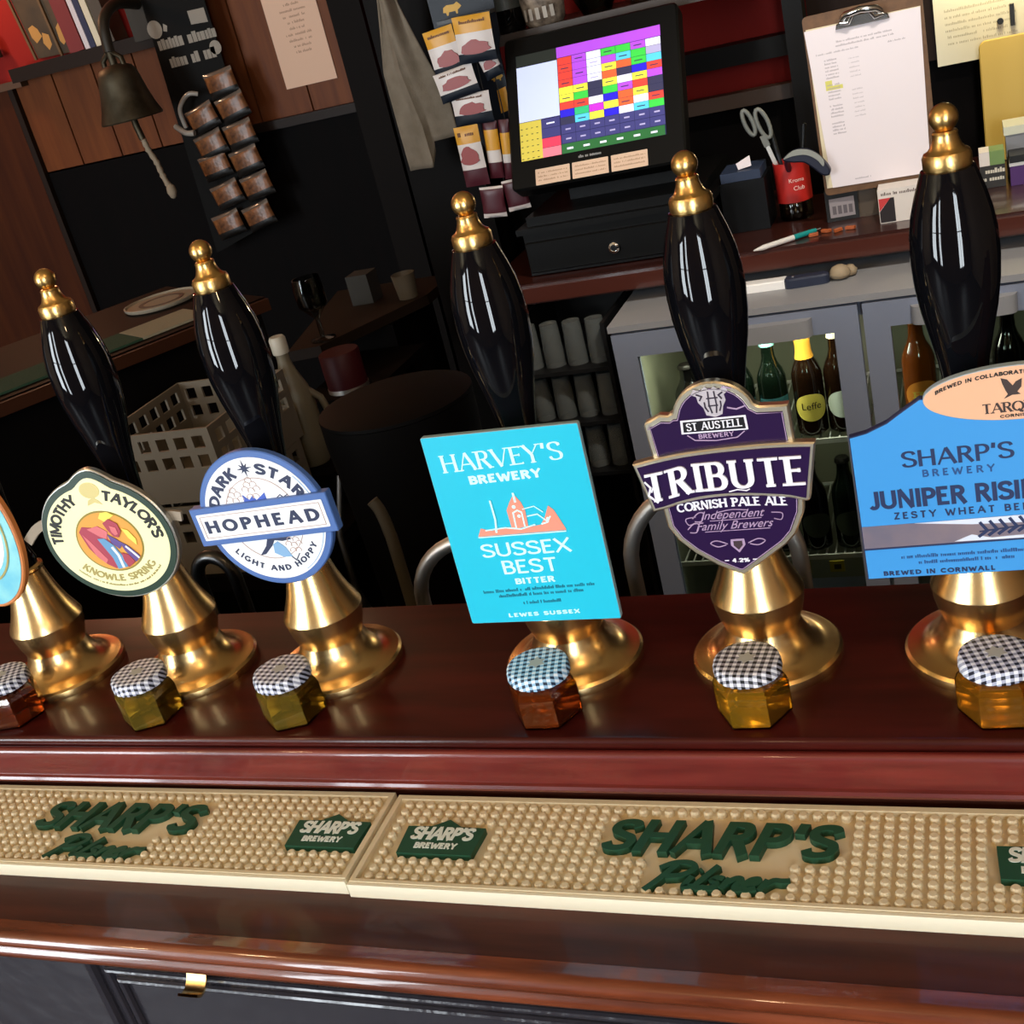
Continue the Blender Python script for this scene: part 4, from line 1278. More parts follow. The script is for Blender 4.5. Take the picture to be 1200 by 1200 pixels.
# monitor on a tilted frame: local x right, y up the screen, z out of it
TB, TT_ = Vector((-.445, 1.655, .028)), Vector((-.445, 1.800, .296))
mon = empty('monitor', (0, TB.y-1.80, TB.z+.15), (R(90)-math.atan2(TT_.y-TB.y, TT_.z-TB.z), 0, 0), till)
mon.rotation_euler = (math.atan2(TT_.z-TB.z, TT_.y-TB.y), 0, 0)
MB().poly(rrect(.357, .309, .010, 3, .002, .152), -.040, 0, 0, .004).build('housing', M_tblack, mon, 40)
def glow(name, col, s=.85):
    return mat('screen_'+name, col, .3, emit=s)
keys = {'R': '#e0463c', 'P': '#b04fe0', 'W': '#dfe0f4', 'G': '#3fc74a', 'Y': '#e6e24a', 'B': '#2f26d0', 'C': '#56c3e0', 'O': '#e2633a', 'D': '#3a3a58', 'M': '#c236d0', 'L': '#a9a3c8', 'T': '#34b878', 'N': '#43437e', 'E': '#2f6b3c', 'K': '#c9b84e', 'S': '#c9d4ee', 'X': '#e0415c', 'I': '#e87a8a', 'Z': '#2b302c', 'A': '#20204a'}
order = list(keys)
mats_ = [glow(k, keys[k], .32 if k in 'DNEZA' else .52) for k in order]
mb = MB()
def cell(x0, y0, x1, y1, k, z=.0006):
    mb.add([(x0*.001, y0*.001, z), (x1*.001, y0*.001, z), (x1*.001, y1*.001, z), (x0*.001, y1*.001, z)], [(0, 1, 2, 3)], order.index(k))
cell(-152, 55, 145, 268, 'A', .0003)
cell(-152, 245, -66, 268, 'Z'); cell(-152, 133, -66, 244, 'S'); cell(-66, 247, 145, 268, 'P')
rows = ['RPWGGPW', 'RPWPCGL', 'RPWYOGC', 'RPWODBR', 'YYDYWYP', 'YGDGPRD', 'RRWBOYD', 'BTMYOWR', 'DCYBWCG']
for j, rw in enumerate(rows):
    for i, k in enumerate(rw):
        y1 = 246-j*14.9
        cell(-65+i*30, y1-14.3, -65+i*30+29.3, y1, k)
        if k in 'WRPYGCO' and (i*7+j*3) % 2:
            cell(-65+i*30+6, y1-8.6, -65+i*30+22, y1-6.6, 'L' if k == 'W' else 'D', .0008)
for j in range(2):
    for i in range(7):
        cell(-65+i*30, 94-j*19, -65+i*30+29.3, 112-j*19, 'N')
        cell(-65+i*30+9, 101-j*19, -65+i*30+20, 104-j*19, 'L', .0008)
cell(-66, 55, 143, 74, 'E')
for i in range(6): cell(-55+i*34, 62, -42+i*34, 66, 'W', .0008)
cell(-152, 55, -106, 132, 'K')
for i in range(4):
    for j in range(6): cell(-150+i*11, 58+j*12, -150+i*11+4, 59.5+j*12, 'Z', .0008)
for j, k in enumerate('IXNN'): cell(-106, 55+j*19.2, -67, 73.4+j*19.2, k)
cell(-95, 82+38, -78, 85+38, 'W', .0008)
mb.build('screen', mats_, mon)
M_sticker = mat('cream_sticker', '#d8b9a0', .6)
M_print = mat('grey_print', '#6e625c', .6)
for k, (a, b) in enumerate(((-124, -52), (-47, 27), (33, 106))):
    s_ = MB().poly(rrect((b-a)*.001, .032, .001, 2, (a+b)*.0005, .0180), .0001, .0009).build('sticker', M_sticker, mon)
    inked('sticker_print', merge(*[at2(scribble((b-a)*.00085, .0035, 60+k*5+q), (a+b)*.0005, .0245-q*.0075) for q in range(3)]), mat('sticker_brown_print', '#a8866e', .6), s_, z=.0009, t=.0002)
inked('maker_mark', at2(scribble(.046, .006, 77, .85), -.010, .0415), mat('grey_mark', '#8d8d8d', .4), mon, z=.0001)

# ------------------------------------------------------------------ shelf over the till, with its glasses and bottle
sh = tag(empty('spirit_shelf', (-.50, 1.88, .305)), 'dark wooden shelf above the till holding bottle and jar', 'shelf')
MB().box((-.30, -.03, -.016), (.40, .215, 0)).build('shelf_board', mat('shelf_dark_wood', '#2b211b', .5), sh)
MB().box((-.30, -.036, -.020), (.40, -.0302, .001)).build('shelf_edge', mat('shelf_edge_wood', '#3b2f27', .5), sh)
o = tag(empty('spirit_bottle', (-.640, 1.91, .305)), 'dark square shouldered bottle standing at the left end of the spirit shelf', 'bottle')
MB().lathe([(.033, 0), (.036, .005), (.036, .12), (.030, .145), (.015, .165), (.014, .21)], 28).build('glass_body', G_dark, o, 40)
MB().lathe([(.0155, .195), (.0155, .215), (.013, .217)], 20).build('cap', C_dark, o, 40)
MB().lathe([(.0363, .045), (.0363, .085)], 28, cap=False).build('label', mat('dim_grey_label', '#3d3f3a', .5), o, 40)
o = tag(empty('patterned_jar', (-.560, 1.91, .305)), 'pale patterned jar with red marks beside the dark bottle on the shelf', 'jar')
MB().lathe([(.036, 0), (.042, .008), (.046, .05), (.046, .11), (.040, .125)], 32).build('jar_body', mat('mottled_jar', '#b09f8c', .4, noise=('#4b3d33', 60, (1, 1, 1))), o, 40)
mb = MB()
for k in range(5):
    a = -pi/2+(k-2)*.33
    mb.add([((.0468)*cos(a+q), .0468*sin(a+q), z) for q, z in ((-.09, .014), (.09, .014), (.09, .036), (-.09, .036))], [(0, 1, 2, 3)])
mb.build('jar_marks', mat('jar_white_marks', '#cfc8bd', .5), o)
MB().lathe([(.0425, .126), (.0425, .150), (.038, .152)], 28).build('lid', mat('dull_red_lid', '#8c3a2c', .45), o, 40)
o = tag(empty('glass_bowl', (-.450, 1.915, .305)), 'low silver rimmed glass bowl on the shelf right of the patterned jar', 'bowl')
MB().lathe([(.030, 0), (.032, .004), (.044, .030), (.048, .055), (.0465, .055), (.042, .030), (.030, .008)], 32).build('glass_bowl_body', clear_glass('bowl_glass', '#aab4a8'), o, 40)
MB().tube([(.0478*cos(2*pi*k/28), .0478*sin(2*pi*k/28), .056) for k in range(28)], .0016, 6, closed=True).build('rim', M_chrome, o, 60)
o = tag(empty('stone_bottle', (-.345, 1.915, .305)), 'squat brown bottle at the right part of the spirit shelf', 'bottle')
MB().lathe([(.034, 0), (.036, .004), (.036, .05), (.02, .08), (.012, .10), (.013, .13)], 28).build('glass_body', G_brown, o, 40)
MB().lathe([(.0365, .010), (.0365, .042)], 28, cap=False).build('label', mat('terracotta_label', '#8a4a38', .5), o, 40)

# ------------------------------------------------------------------ meat snack packets hanging left of the till
M_pnavy = mat('packet_navy', '#151b25', .42, spec=.25); M_pyel = mat('packet_yellow', '#d69a2e', .38); M_pwht = mat('packet_white', '#d9cfca', .38)
M_pmeat = mat('packet_meat_red', '#8f2f2a', .4); M_pmar = mat('packet_maroon', '#4a1a24', .38)
def packet(name, x, y, z, w, h, roll, bands, label, cat='snack packet', group='meat snack packets hanging by the till', meat=None, yaw=0, t=.012, mats=None):
    """pillow packet hanging in the x-z plane; bands = [(fraction from the top, material index)]"""
    o = tag(empty(name, (x, y, z), (R(90), R(roll), R(yaw))), label, cat, group)
    NX, NY = 8, 14
    v, f, ms = [], [], []
    def dz(u, q):
        return t/2*(max(0, 1-u*u))**.6*(max(0, 1-abs(q)**5))**.8
    for s in (1, -1):
        for j in range(NY+1):
            for i in range(NX+1):
                u = -1+2*i/NX; q = -1+2*j/NY
                ww = 1-.03*(1-q*q)
                v.append((u*w/2*ww, q*h/2, s*dz(u, q)+s*.0004))
    L = (NX+1)*(NY+1)
    for s in (0, 1):
        for j in range(NY):
            fr_ = 1-(j+.5)/NY
            mi = 0
            acc = 0
            for fq, m_ in bands:
                acc += fq
                if fr_ <= acc+1e-6:
                    mi = m_; break
            for i in range(NX):
                a = s*L+j*(NX+1)+i
                q4 = (a, a+1, a+NX+2, a+NX+1)
                f.append(q4 if s == 0 else q4[::-1]); ms.append(mi)
    for j in range(NY):
        for (i, d) in ((0, 0), (NX, 1)):
            a = j*(NX+1)+i
            f.append((a, a+NX+1, L+a+NX+1, L+a)); ms.append(0)
    for i in range(NX):
        for j in (0, NY):
            a = j*(NX+1)+i
            f.append((a, a+1, L+a+1, L+a)); ms.append(0)
    mb = MB(); mb.v, mb.f, mb.m = v, f, ms
    mb.build('wrapper', mats or [M_pnavy, M_pyel, M_pwht, M_pmar], o, 60)
    if meat:
        cx, cy, a, b = meat
        P = []
        rn = random.Random(hash_(label))
        for k in range(22):
            tt = 2*pi*k/22
            rr = 1+rn.uniform(-.12, .12)
            P.append((cx*w+a*w*cos(tt)*rr, cy*h+(b*h*sin(tt)*rr if sin(tt) > 0 else b*h*.35*sin(tt))))
        zt = t/2+.0012
        MB().poly(P, zt-.006, zt).build('meat_picture', M_pmeat, o)
        inked('brand_print', at2(scribble(w*.7, h*.07, len(label)), 0, h*.34), mat('packet_brown_print', '#6b3a14', .5), o, z=t/2*.85, t=.0012)
    return o
def hash_(s):
    return sum((i+1)*ord(ch) for i, ch in enumerate(s)) % 9973
YY = 1.74
bA = [(.36, 1), (.45, 2), (.19, 0)]
disp = tag(empty('snack_hanger', (-.700, 1.800, .10)), 'navy card hanger with yellow pig pictures behind the meat snacks', 'display card')
MB().poly(mm([(-60, 210), (-62, 330), (78, 330), (74, 210), (66, 190), (64, -70), (50, -80), (-10, -10), (-50, 120)]), -.004, 0).build('hanger_card', M_pnavy, disp, None, None, (R(90), 0, 0))
pig = mm([(-17, -3), (-15, 5), (-8, 8), (6, 7), (12, 10), (16, 6), (19, 2), (15, -1), (11, -3), (10, -9), (7, -9), (6, -4), (-6, -4), (-8, -9), (-11, -9), (-12, -4)])
pg = empty('pig_pictures', (0, 0, 0), (R(90), 0, 0), disp)
for (px_, pz, s_) in ((-.012, .262, 1.15), (.058, .310, 1.0), (.076, .128, .75)):
    pass
for k, (px_, pz, s_) in enumerate(((-.014, .278, 1.15), (.052, .315, .95), (.048, .132, .75))):
    inked('pig_picture', at2(poly2(pig), px_, pz, 0, s_), mat('pig_yellow', '#c99a34', .5), pg, z=.0002)
inked('hanger_patch', poly2(mm([(40, 62), (62, 66), (62, 112), (42, 108)])), M_pyel, pg, z=.0002)
# children of pig_pictures sit one level deeper than needed: lift them to the hanger
for ch in [q for q in COL.objects if q.parent == pg]:
    ch.parent = disp
    ch.rotation_euler = (R(90), 0, 0)
bpy.data.objects.remove(pg)
MB().tube([(0, 0, .33), (0, -.006, .36), (0, .0, .39), (0, .06, .41), (0, .10, .40)], .0025, 8).build('hanger_wire', M_plastic_black, disp)
packet('snack_packet', -.7300, YY+.006, .305, .066, .092, -5, bA, 'yellow and white meat snack packet, upper left of the hanging bunch', meat=(.12, -.22, .38, .24))
packet('snack_packet', -.6520, YY-.016, .318, .080, .088, 3, bA, 'yellow and white meat snack packet, uppermost and nearest of the hanging bunch', meat=(0, -.24, .38, .22))
packet('snack_packet', -.7150, YY-.004, .243, .088, .058, -7, [(.68, 2), (.32, 0)], 'white meat snack packet with navy foot, second row of the hanging bunch', meat=(0, -.06, .36, .28))
packet('snack_packet', -.6420, YY+.012, .262, .040, .050, -14, [(.62, 2), (.38, 0)], 'small turned white packet with navy foot, right of the second row', meat=(0, -.04, .32, .26))
packet('snack_packet', -.6980, YY+.004, .188, .084, .062, 2, [(.66, 2), (.34, 0)], 'white meat snack packet with navy foot, third row, below the others', meat=(0, -.06, .36, .28))
bL = [(.30, 1), (.34, 2), (.04, 2), (.32, 3)]
packet('snack_packet', -.7210, YY-.002, .098, .054, .122, 1, bL, 'tall yellow, white and maroon packet below the white packets', meat=(-.05, -.06, .36, .22))
packet('snack_packet', -.6770, YY+.012, .100, .032, .115, 5, [(.15, 3), (.35, 1), (.2, 2), (.3, 3)], 'narrow maroon and yellow packet edge, first right of the tall packet', meat=None)
packet('snack_packet', -.6490, YY+.016, .095, .024, .120, 6, [(.2, 3), (.35, 1), (.15, 2), (.3, 3)], 'narrow maroon and yellow packet edge, nearest the till monitor', meat=None)
packet('snack_packet', -.6950, YY-.010, .000, .052, .064, 4, [(.10, 2), (.76, 3), (.14, 2)], 'maroon packet with pale seams just right of a gilt pump knob', meat=None)
packet('snack_packet', -.6440, YY-.004, .006, .050, .064, -3, [(.10, 2), (.76, 3), (.14, 2)], 'maroon packet with pale seams, lowest on the till side', meat=None)
mb = MB()
for x in (-.715, -.672, -.640):
    mb.tube([(x, YY+.018, .36), (x, YY+.018, -.03)], .0012, 6)
mb.box((-.735, YY+.016, .355), (-.62, YY+.048, .362))
tag(mb.build('packet_rail', M_plastic_black), 'thin wire rail the meat snack packets hang from', 'rail')

# ------------------------------------------------------------------ bar towel on its hook
tw = tag(empty('bar_cloth', (-.87, 1.86, .44)), 'long grey cloth hanging from a hook left of the meat snacks', 'cloth')
mb = MB()
NU, NV = 28, 30
v, f = [], []
for j in range(NV+1):
    q = j/NV
    for i in range(NU+1):
        u = i/NU
        wl = -.019-.040*min(1, q*2.2)-.004*q
        wr = .012+.062*min(1, q*1.3)**1.2
        bot = .385 if u < .50 else .385-.052*min(1, (u-.50)/.06)
        x = wl+(wr-wl)*u+.012*q*(1-u)
        z = .02-bot*q
        y = .014*sin(u*7.5+.6)*(1-.45*q)+.006*sin(u*17+q*3)*(1-q)-.008*(1-q)+(.016 if u > .52 else 0)*q
        v.append((x, y-.004, z))
for j in range(NV):
    for i in range(NU):
        a = j*(NU+1)+i
        f.append((a, a+1, a+NU+2, a+NU+1))
o = mb.add(v, f).build('cloth_fold', mat('grey_cotton', '#7b6f60', .9, noise=('#6b6051', 30, (1, 1, 1)), bump=(220, .3, (1, 1, 1))), tw, 80)
md = o.modifiers.new('thickness', 'SOLIDIFY'); md.thickness = .003
hk = tag(empty('coat_hook', (-.875, 1.98, .45)), 'small dark metal hook on the black post holding the grey cloth', 'hook')
MB().tube(smoothpts3 if False else [(0, 0, 0), (0, -.03, -.01), (0, -.08, -.012), (0, -.118, -.004), (0, -.128, .015)], .005, 8).build('hook_arm', M_chrome, hk)
MB().box((-.012, -.004, -.02), (.012, -.0, .02)).build('hook_plate', M_chrome, hk)

# ------------------------------------------------------------------ clipboard, cup, stationery
M_cork = mat('clipboard_hardboard', '#6f4f33', .55, noise=('#5c4029', 60, (1, 1, 1)))
M_paper = mat('white_paper', '#e3d9dc', .7)
post = tag(empty('shelf_post', (.045, 1.745, -.15)), 'grey brown wooden upright under the clipboard on the back counter', 'post')
MB().box((-.017, -.012, .0005), (.017, .012, .20)).build('upright', mat('post_grey_wood', '#4c4034', .6), post)
MB().box((-.05, -.014, .0003), (.05, .05, .006)).build('foot', mat('post_grey_wood', '#4c4034', .6), post)
cb = tag(empty('clipboard', (.075, 1.712, -.094), (R(90), R(-.6), 0)), 'brown clipboard holding white printed sheets, propped upright on the back counter', 'clipboard')
MB().poly(rrect(.205, .322, .008, 4, 0, .161), -.004, 0).build('board', M_cork, cb)
MB().poly([(-.0975, .014), (.084, .012), (.098, .298), (-.098, .300)], .0005, .0018).build('paper_stack', mat('paper_edge_cream', '#d6c8a8', .7), cb)
sheet = MB().poly([(-.087, .0135), (.088, .011), (.0975, .297), (-.101, .2975)], .0020, .0026).build('top_sheet', M_paper, cb)
pr = []
for k in range(2): pr.append(at2(scribble(.10, .0035, 90+k), .0, .268-k*.007))
pr.append(at2(scribble(.075, .003, 93), -.048, .252)); pr.append(at2(scribble(.03, .003, 94), .052, .250))
for k in range(22):
    if k in (6, 12, 17): continue
    pr.append(at2(scribble(.022, .0034, 100+k), -.062, .240-k*.0062))
for k in range(14):
    if k in (5, 6): continue
    pr.append(at2(scribble(.018, .0028, 130+k, .4), -.022, .236-k*.0078))
pr.append(at2(scribble(.03, .003, 160), -.03, .022))
for nm_, sel in (('heading_print', pr[:2]), ('subheading_print', pr[2:4]), ('list_print', pr[4:23]), ('column_print', pr[23:28]), ('column_print', pr[28:-1]), ('foot_print', pr[-1:])):
    inked(nm_, merge(*sel), mat('faint_grey_print', '#a69ca2', .7), sheet, z=.0026, t=.0001)
inked('highlight', poly2(mm([(-76, 189), (-46, 189), (-46, 196), (-64, 196), (-64, 206), (-76, 206)])), mat('highlighter_yellow', '#d3cc6a', .7), sheet, z=.00262, t=.00004)
cl = empty('spring_clip', (.0, .296, .003), parent=cb)
MB().poly(mm([(-46, -6), (46, -6), (44, 2), (30, 8), (18, 12), (-18, 12), (-30, 8), (-44, 2)]), .0002, .006, 0, .0015).build('clip_plate', mat('dark_chrome', (.25, .24, .23), .25, 1.0), cl)
mb = MB()
mb.tube([(-.034, .008, .006), (-.026, .016, .014), (0, .020, .018), (.026, .016, .014), (.034, .008, .006)], .006, 10)
mb.tube([(-.036, .004, .008), (-.022, .002, .012), (-.016, .012, .014)], .004, 8)
mb.tube([(.036, .004, .008), (.022, .002, .012), (.016, .012, .014)], .004, 8)
mb.build('clip_spring', M_chrome, cl, 60)

cup = tag(empty('pen_cup', (-.098, 1.815, -.15)), 'red pen cup with pale writing standing on a glass base beside the clipboard', 'cup')
MB().lathe([(.031, 0), (.033, .003), (.0325, .03), (.031, .034)], 28).build('glass_base', clear_glass('cup_base_glass', '#b9a78c', .1), cup, 40)
MB().lathe([(.0305, .0345), (.0345, .036), (.0345, .113), (.0325, .113), (.0325, .040), (.001, .040)], 32).build('red_sleeve', mat('cup_red', '#b3231c', .45), cup, 40)
M_cupw = mat('cup_pale_print', '#e8cfc4', .5)
for txt_, w_, z_, a_ in (('Kroma', .030, .076, .35), ('Club', .022, .060, .45)):
    L1 = plain_text(txt_, w_)
    me = bpy.data.meshes.new('cup_lettering')
    me.from_pydata([(.0350*cos(-pi/2+a_+x/.035), .0350*sin(-pi/2+a_+x/.035), z_+y) for x, y in L1[0]], [], L1[1])
    me.materials.append(M_cupw)
    o = bpy.data.objects.new('cup_lettering', me); COL.objects.link(o); o.parent = cup
sc = tag(empty('scissors', (-.122, 1.815, -.055), (0, R(-16), R(8))), 'grey handled scissors standing blades down in the red cup', 'scissors')
mb = MB()
mb.box((-.004, -.001, -.035), (.001, .001, .06)); mb.box((-.001, .0015, -.035), (.004, .0035, .06))
mb.build('blades', M_steel, sc)
for (x, z, a, b) in ((.010, .098, .014, .030), (-.014, .112, .011, .026)):
    MB().tube([(x+a*cos(2*pi*k/18)*.7, .0015, z+b*sin(2*pi*k/18)) for k in range(18)], .0042, 8, closed=True).build('finger_ring', mat('scissor_grey_grip', '#6f716c', .5), sc, 60)
MB().box((-.006, -.003, .055), (.006, .005, .078)).build('pivot_grip', mat('scissor_grey_grip', '#6f716c', .5), sc)
tp = tag(empty('hand_tool', (-.044, 1.695, -.020)), 'grey and navy curved hand tool leaning out of the red cup over the clipboard', 'tool')
P = smoothpts([(-50, 10), (-30, 22), (-10, 22), (8, 13), (24, -5), (33, -22), (30, -32), (18, -30), (4, -16), (-12, -2), (-34, 2)], 4, True)
MB().poly(mm(P), -.009, .009, 0, .003).build('tool_body', mat('tool_navy', '#1f2233', .45), tp, None, None, (R(90), 0, 0))
MB().poly(mm(smoothpts([(-48, 11), (-30, 23.5), (-9, 23.5), (10, 14.5), (24, -2), (22, -14), (12, 0), (-6, 12), (-30, 14)], 4, True)), .0092, .011, 0, .0005).build('tool_strip', mat('tool_grey', '#8b8d86', .45), tp, None, None, (R(90), 0, 0))
MB().tube([(-.040, .004, .010), (-.052, .060, -.010), (-.056, .115, -.045)], .006, 8).build('tool_neck', mat('tool_navy', '#1f2233', .45), tp, 60)
for (nm, x, y, tilt, col, lab) in (('pen', -.108, 1.825, -9, '#20242a', 'black pen standing upright in the red cup'), ('marker_pen', -.085, 1.828, 9, '#2b3a2e', 'dark green marker standing in the red cup')):
    o = tag(empty(nm, (x, y, -.105), (0, R(tilt), 0)), lab, 'pen')
    MB().lathe([(.0035, 0), (.0042, .01), (.0042, .125), (.003, .130)], 14).build('barrel', mat(nm+'_plastic', col, .35), o, 40)
    MB().lathe([(.0047, .085), (.0047, .132), (.003, .1335)], 14, cap=True).build('cap', M_plastic_black, o, 40)
bb = tag(empty('stationery_box', (-.188, 1.80, -.15)), 'black stationery box between the till and the red cup', 'box')
MB().box((-.044, -.045, .0005), (.044, .06, .100)).build('box_body', mat('box_black_card', '#0c0d0f', .5, spec=.2), bb)
MB().box((-.040, -.04, .1003), (.038, .05, .118)).build('box_papers', mat('box_navy_sheets', '#26324a', .6), bb)
MB().poly(mm([(-6, 0), (20, 4), (18, 24), (-10, 12)]), -.001, .001).build('paper_slip', M_paper, bb, None, (.0, -.02, .1185), (R(75), 0, 0))
pen = tag(empty('ballpoint_pen', (-.096, 1.622, -.1442), (0, R(90), R(38))), 'white and teal ballpoint pen lying on the front edge of the back counter', 'pen')
MB().lathe([(.0012, -.072), (.0028, -.064), (.0048, -.052), (.0052, -.01), (.0052, .014)], 18).build('barrel', mat('pen_white', '#dcd8d2', .35), pen, 40)
MB().lathe([(.0053, .0141), (.0054, .02), (.0050, .055), (.0040, .062)], 18).build('teal_sleeve', mat('pen_teal', '#178a86', .35), pen, 40)
MB().lathe([(.0022, .0621), (.0022, .072), (.001, .073)], 12).build('button', M_chrome, pen, 40)
lc = tag(empty('card_holder', (-.002, 1.735, -.15), (0, 0, R(4))), 'small black holder with a grey label card under the clipboard', 'card holder')
MB().box((-.030, -.008, .0005), (.030, .012, .060)).build('holder', M_plastic_black, lc)
k_ = MB().box((-.023, -.0092, .008), (.023, -.0082, .044)).build('label_card', mat('grey_label', '#8f8688', .6), lc)
mb = MB()
for i in range(4):
    mb.box((-.018+i*.010, -.0098, .014), (-.011+i*.010, -.0094, .030))
mb.build('card_marks', mat('grey_mark_dark', '#5f585c', .6), k_)
bits = [(-.050, 1.640, 15), (-.028, 1.655, -20), (-.006, 1.648, 40), (.016, 1.652, -10)]
for k, (x, y, a) in enumerate(bits):
    o = tag(empty('wood_peg', (x, y, -.1494), (0, 0, R(a))), 'small orange brown chip on the counter edge, %s' % ('first from the pen', 'second from the pen', 'third from the pen', 'nearest the grey post')[k], 'peg', 'small chips on the counter edge')
    MB().poly(mm([(-9, -3), (8, -4), (10, 3), (-7, 4)]), .0002, .006, 0, .001).build('peg_body', mat('orange_wood', '#a4532a', .5), o)
bx = tag(empty('leaflet_box', (.106, 1.655, -.15)), 'white carton with a red and black corner standing right of the grey post', 'box')
MB().box((-.036, 0, .0005), (.040, .05, .062)).build('carton', mat('carton_white', '#d9d0c8', .5), bx)
inked('red_corner', poly2(mm([(-35, 22), (-35, 46), (-14, 46), (-34, 24)])), mat('carton_red', '#c23a3a', .5), bx).rotation_euler = (R(90), 0, 0)
inked('black_corner', poly2(mm([(-35, 2), (-35, 22), (-14, 46), (-8, 46), (-8, 2)])), mat('carton_black', '#241c1e', .5), bx).rotation_euler = (R(90), 0, 0)
inked('carton_print', at2(scribble(.06, .006, 171), 0, .051), mat('carton_brown_print', '#5b4a44', .5), bx).rotation_euler = (R(90), 0, 0)
gb = tag(empty('leaflet_box', (.268, 1.80, -.15)), 'black and white carton with a green top corner right of the rightmost pump handle', 'box')
MB().box((-.022, 0, .0005), (.022, .05, .042)).build('carton', mat('carton_dark_grey', '#2c2a28', .5), gb)
MB().box((-.022, -.0008, .0425), (-.004, .05, .068)).build('white_part', mat('carton_white', '#d9d0c8', .5), gb)
MB().box((-.0038, -.0008, .0425), (.022, .05, .068)).build('green_part', mat('carton_green', '#6f8a52', .5), gb)
inked('carton_print', merge(at2(scribble(.034, .009, 181, .8), 0, .028), at2(scribble(.036, .009, 183, .8), 0, .014)), mat('carton_pale_print', '#cfc8b8', .5), gb, z=.0003).rotation_euler = (R(90), 0, 0)
pb = tag(empty('carton', (.330, 1.79, -.15)), 'purple carton with a silver top at the right border of the back counter', 'box')
MB().box((-.032, 0, .0005), (.04, .06, .036)).build('carton_body', mat('carton_purple', '#4a2a63', .45), pb)
MB().box((-.033, -.001, .0363), (.041, .061, .042)).build('silver_lid', M_steel, pb)
MB().box((-.032, .0, .0423), (.04, .06, .055)).build('black_band', M_plastic_black, pb)

# right part of the back wall
yb = tag(empty('chopping_board', (.335, 2.02, -.15), (R(-4), 0, 0)), 'yellow plastic board standing against the back wall at the right border', 'board')
MB().poly(rrect(.150, .235, .015, 5, 0, .118), -.006, .006, 0, .002).build('board_slab', mat('mustard_plastic', '#cbab52', .45), yb, None, None, (R(90), 0, 0))
wb = tag(empty('storage_tub', (.335, 1.88, -.15)), 'translucent grey tub with a white lid in front of the yellow board', 'tub')
MB().box((-.040, -.03, .0005), (.05, .04, .082)).build('tub_body', mat('tub_grey', '#7f8084', .35), wb)
MB().box((-.043, -.033, .0825), (.053, .043, .098)).build('lid', mat('tub_lid_white', '#c9c9b4', .4), wb)
pp = tag(empty('wall_notice', (.262, 2.066, .048)), 'large white printed notice on the back wall at top right', 'notice')
MB().box((-.080, -.0012, 0), (.115, 0, .40)).build('notice_sheet', mat('notice_paper', '#d8d2bd', .7), pp)
o = inked('notice_print', merge(*[at2(scribble(.13, .0055, 190+k, .45), 0.005, .10-k*.0125) for k in range(6)]), mat('faint_brown_print', '#a59d86', .7), pp, t=.0001)
o.rotation_euler = (R(90), 0, 0); o.location = (0, -.0014, 0)
bl = tag(empty('key_hook', (.325, 2.065, .10)), 'small black metal bolt on the white notice at top right', 'bolt')
MB().box((-.004, -.012, 0), (.004, -.0015, .040)).build('bolt_plate', M_plastic_black, bl)
MB().lathe([(.006, 0), (.006, .008)], 12).build('bolt_knob', M_plastic_black, bl, 40, (-.022, -.0015, .012), (R(90), 0, 0))

# ------------------------------------------------------------------ glass rack beside the fridge
rk = tag(empty('glass_rack', (-.545, 1.66, -1.1)), 'black rack of upturned beer glasses left of the fridge', 'rack')
M_rack = mat('rack_black', '#101011', .4)
mb = MB()
for x in (-.105, .095): mb.box((x, -.16, 0), (x+.008, .16, .88))
mb.box((-.097, .152, 0), (.095, .16, .88))
mb.build('frame', M_rack, rk)
for z in (.20, .560, .672, .784):
    MB().box((-.096, -.16, z), (.0945, .150, z+.008)).build('rack_shelf', M_rack, rk)
M_tumbler = mat('tumbler_glass', '#b9c0be', .04, trans=.82, ior=1.35, spec=.8)
pint = None
n_ = 0
names_ = ('leftmost', 'second', 'third', 'rightmost')
for zi, z in enumerate((.7925, .6805, .5685)):
    for k in range(4):
        for d in range(1):
            lab = 'upturned clear beer glass on the %s rack shelf, %s one' % (('top', 'middle', 'lower')[zi], names_[k])
            x = -.072+k*.0475
            if pint is None:
                pint = o = empty('beer_glass')
                MB().lathe([(.0215, 0), (.0220, .003), (.0212, .035), (.0185, .082), (.0178, .088), (.0160, .088), (.0166, .082), (.0194, .035), (.0200, 0)], 24, cap=False).build('glass_wall', M_tumbler, o, 40)
                MB().lathe([(.0155, .079), (.0158, .0878)], 24).build('glass_foot', M_tumbler, o, 40)
            else:
                o = copy_tree(pint)
            o.location = (-.545+x, 1.545, -1.1+z)
            tag(o, lab, 'glass', 'upturned glasses in the black rack')

# ------------------------------------------------------------------ return bar on the left with its mats
rb = tag(empty('return_bar', (-1.22, .78, -1.1), (0, 0, math.atan2(.85, .53))), 'angled mahogany bar counter running away at the left with a brown edge', 'bar counter')
MB().box((-.55, .012, 1.074), (.50, .45, 1.0995)).build('worktop', mat('return_top_wood', '#0c0604', .55, spec=.06), rb)
MB().box((-.55, 0, 1.076), (.50, .0118, 1.097)).build('edge_strip', mat('return_edge_wood', '#33190b', .45, spec=.2), rb)
MB().box((-.55, .05, 0), (.50, .09, 1.0735)).build('front_panel', M_dark, rb)
bt = tag(empty('bar_towel', (-1.22, .78, 0), (0, 0, math.atan2(.85, .53))), 'green bar towel with a cream end lying along the angled counter', 'bar towel')
MB().box((-.20, .040, .0002), (.270, .150, .004)).build('green_part', mat('green_towelling', '#1e3a26', .9, bump=(200, .4, (1, 1, 1))), bt)
MB().box((.2705, .040, .0002), (.400, .150, .0042)).build('cream_end', mat('cream_towelling', '#8f8670', .9, bump=(200, .4, (1, 1, 1))), bt)
rm = tag(empty('round_tray', (-1.247, 1.292, 0)), 'round dull cream bar tray lying on the angled counter at left', 'tray')
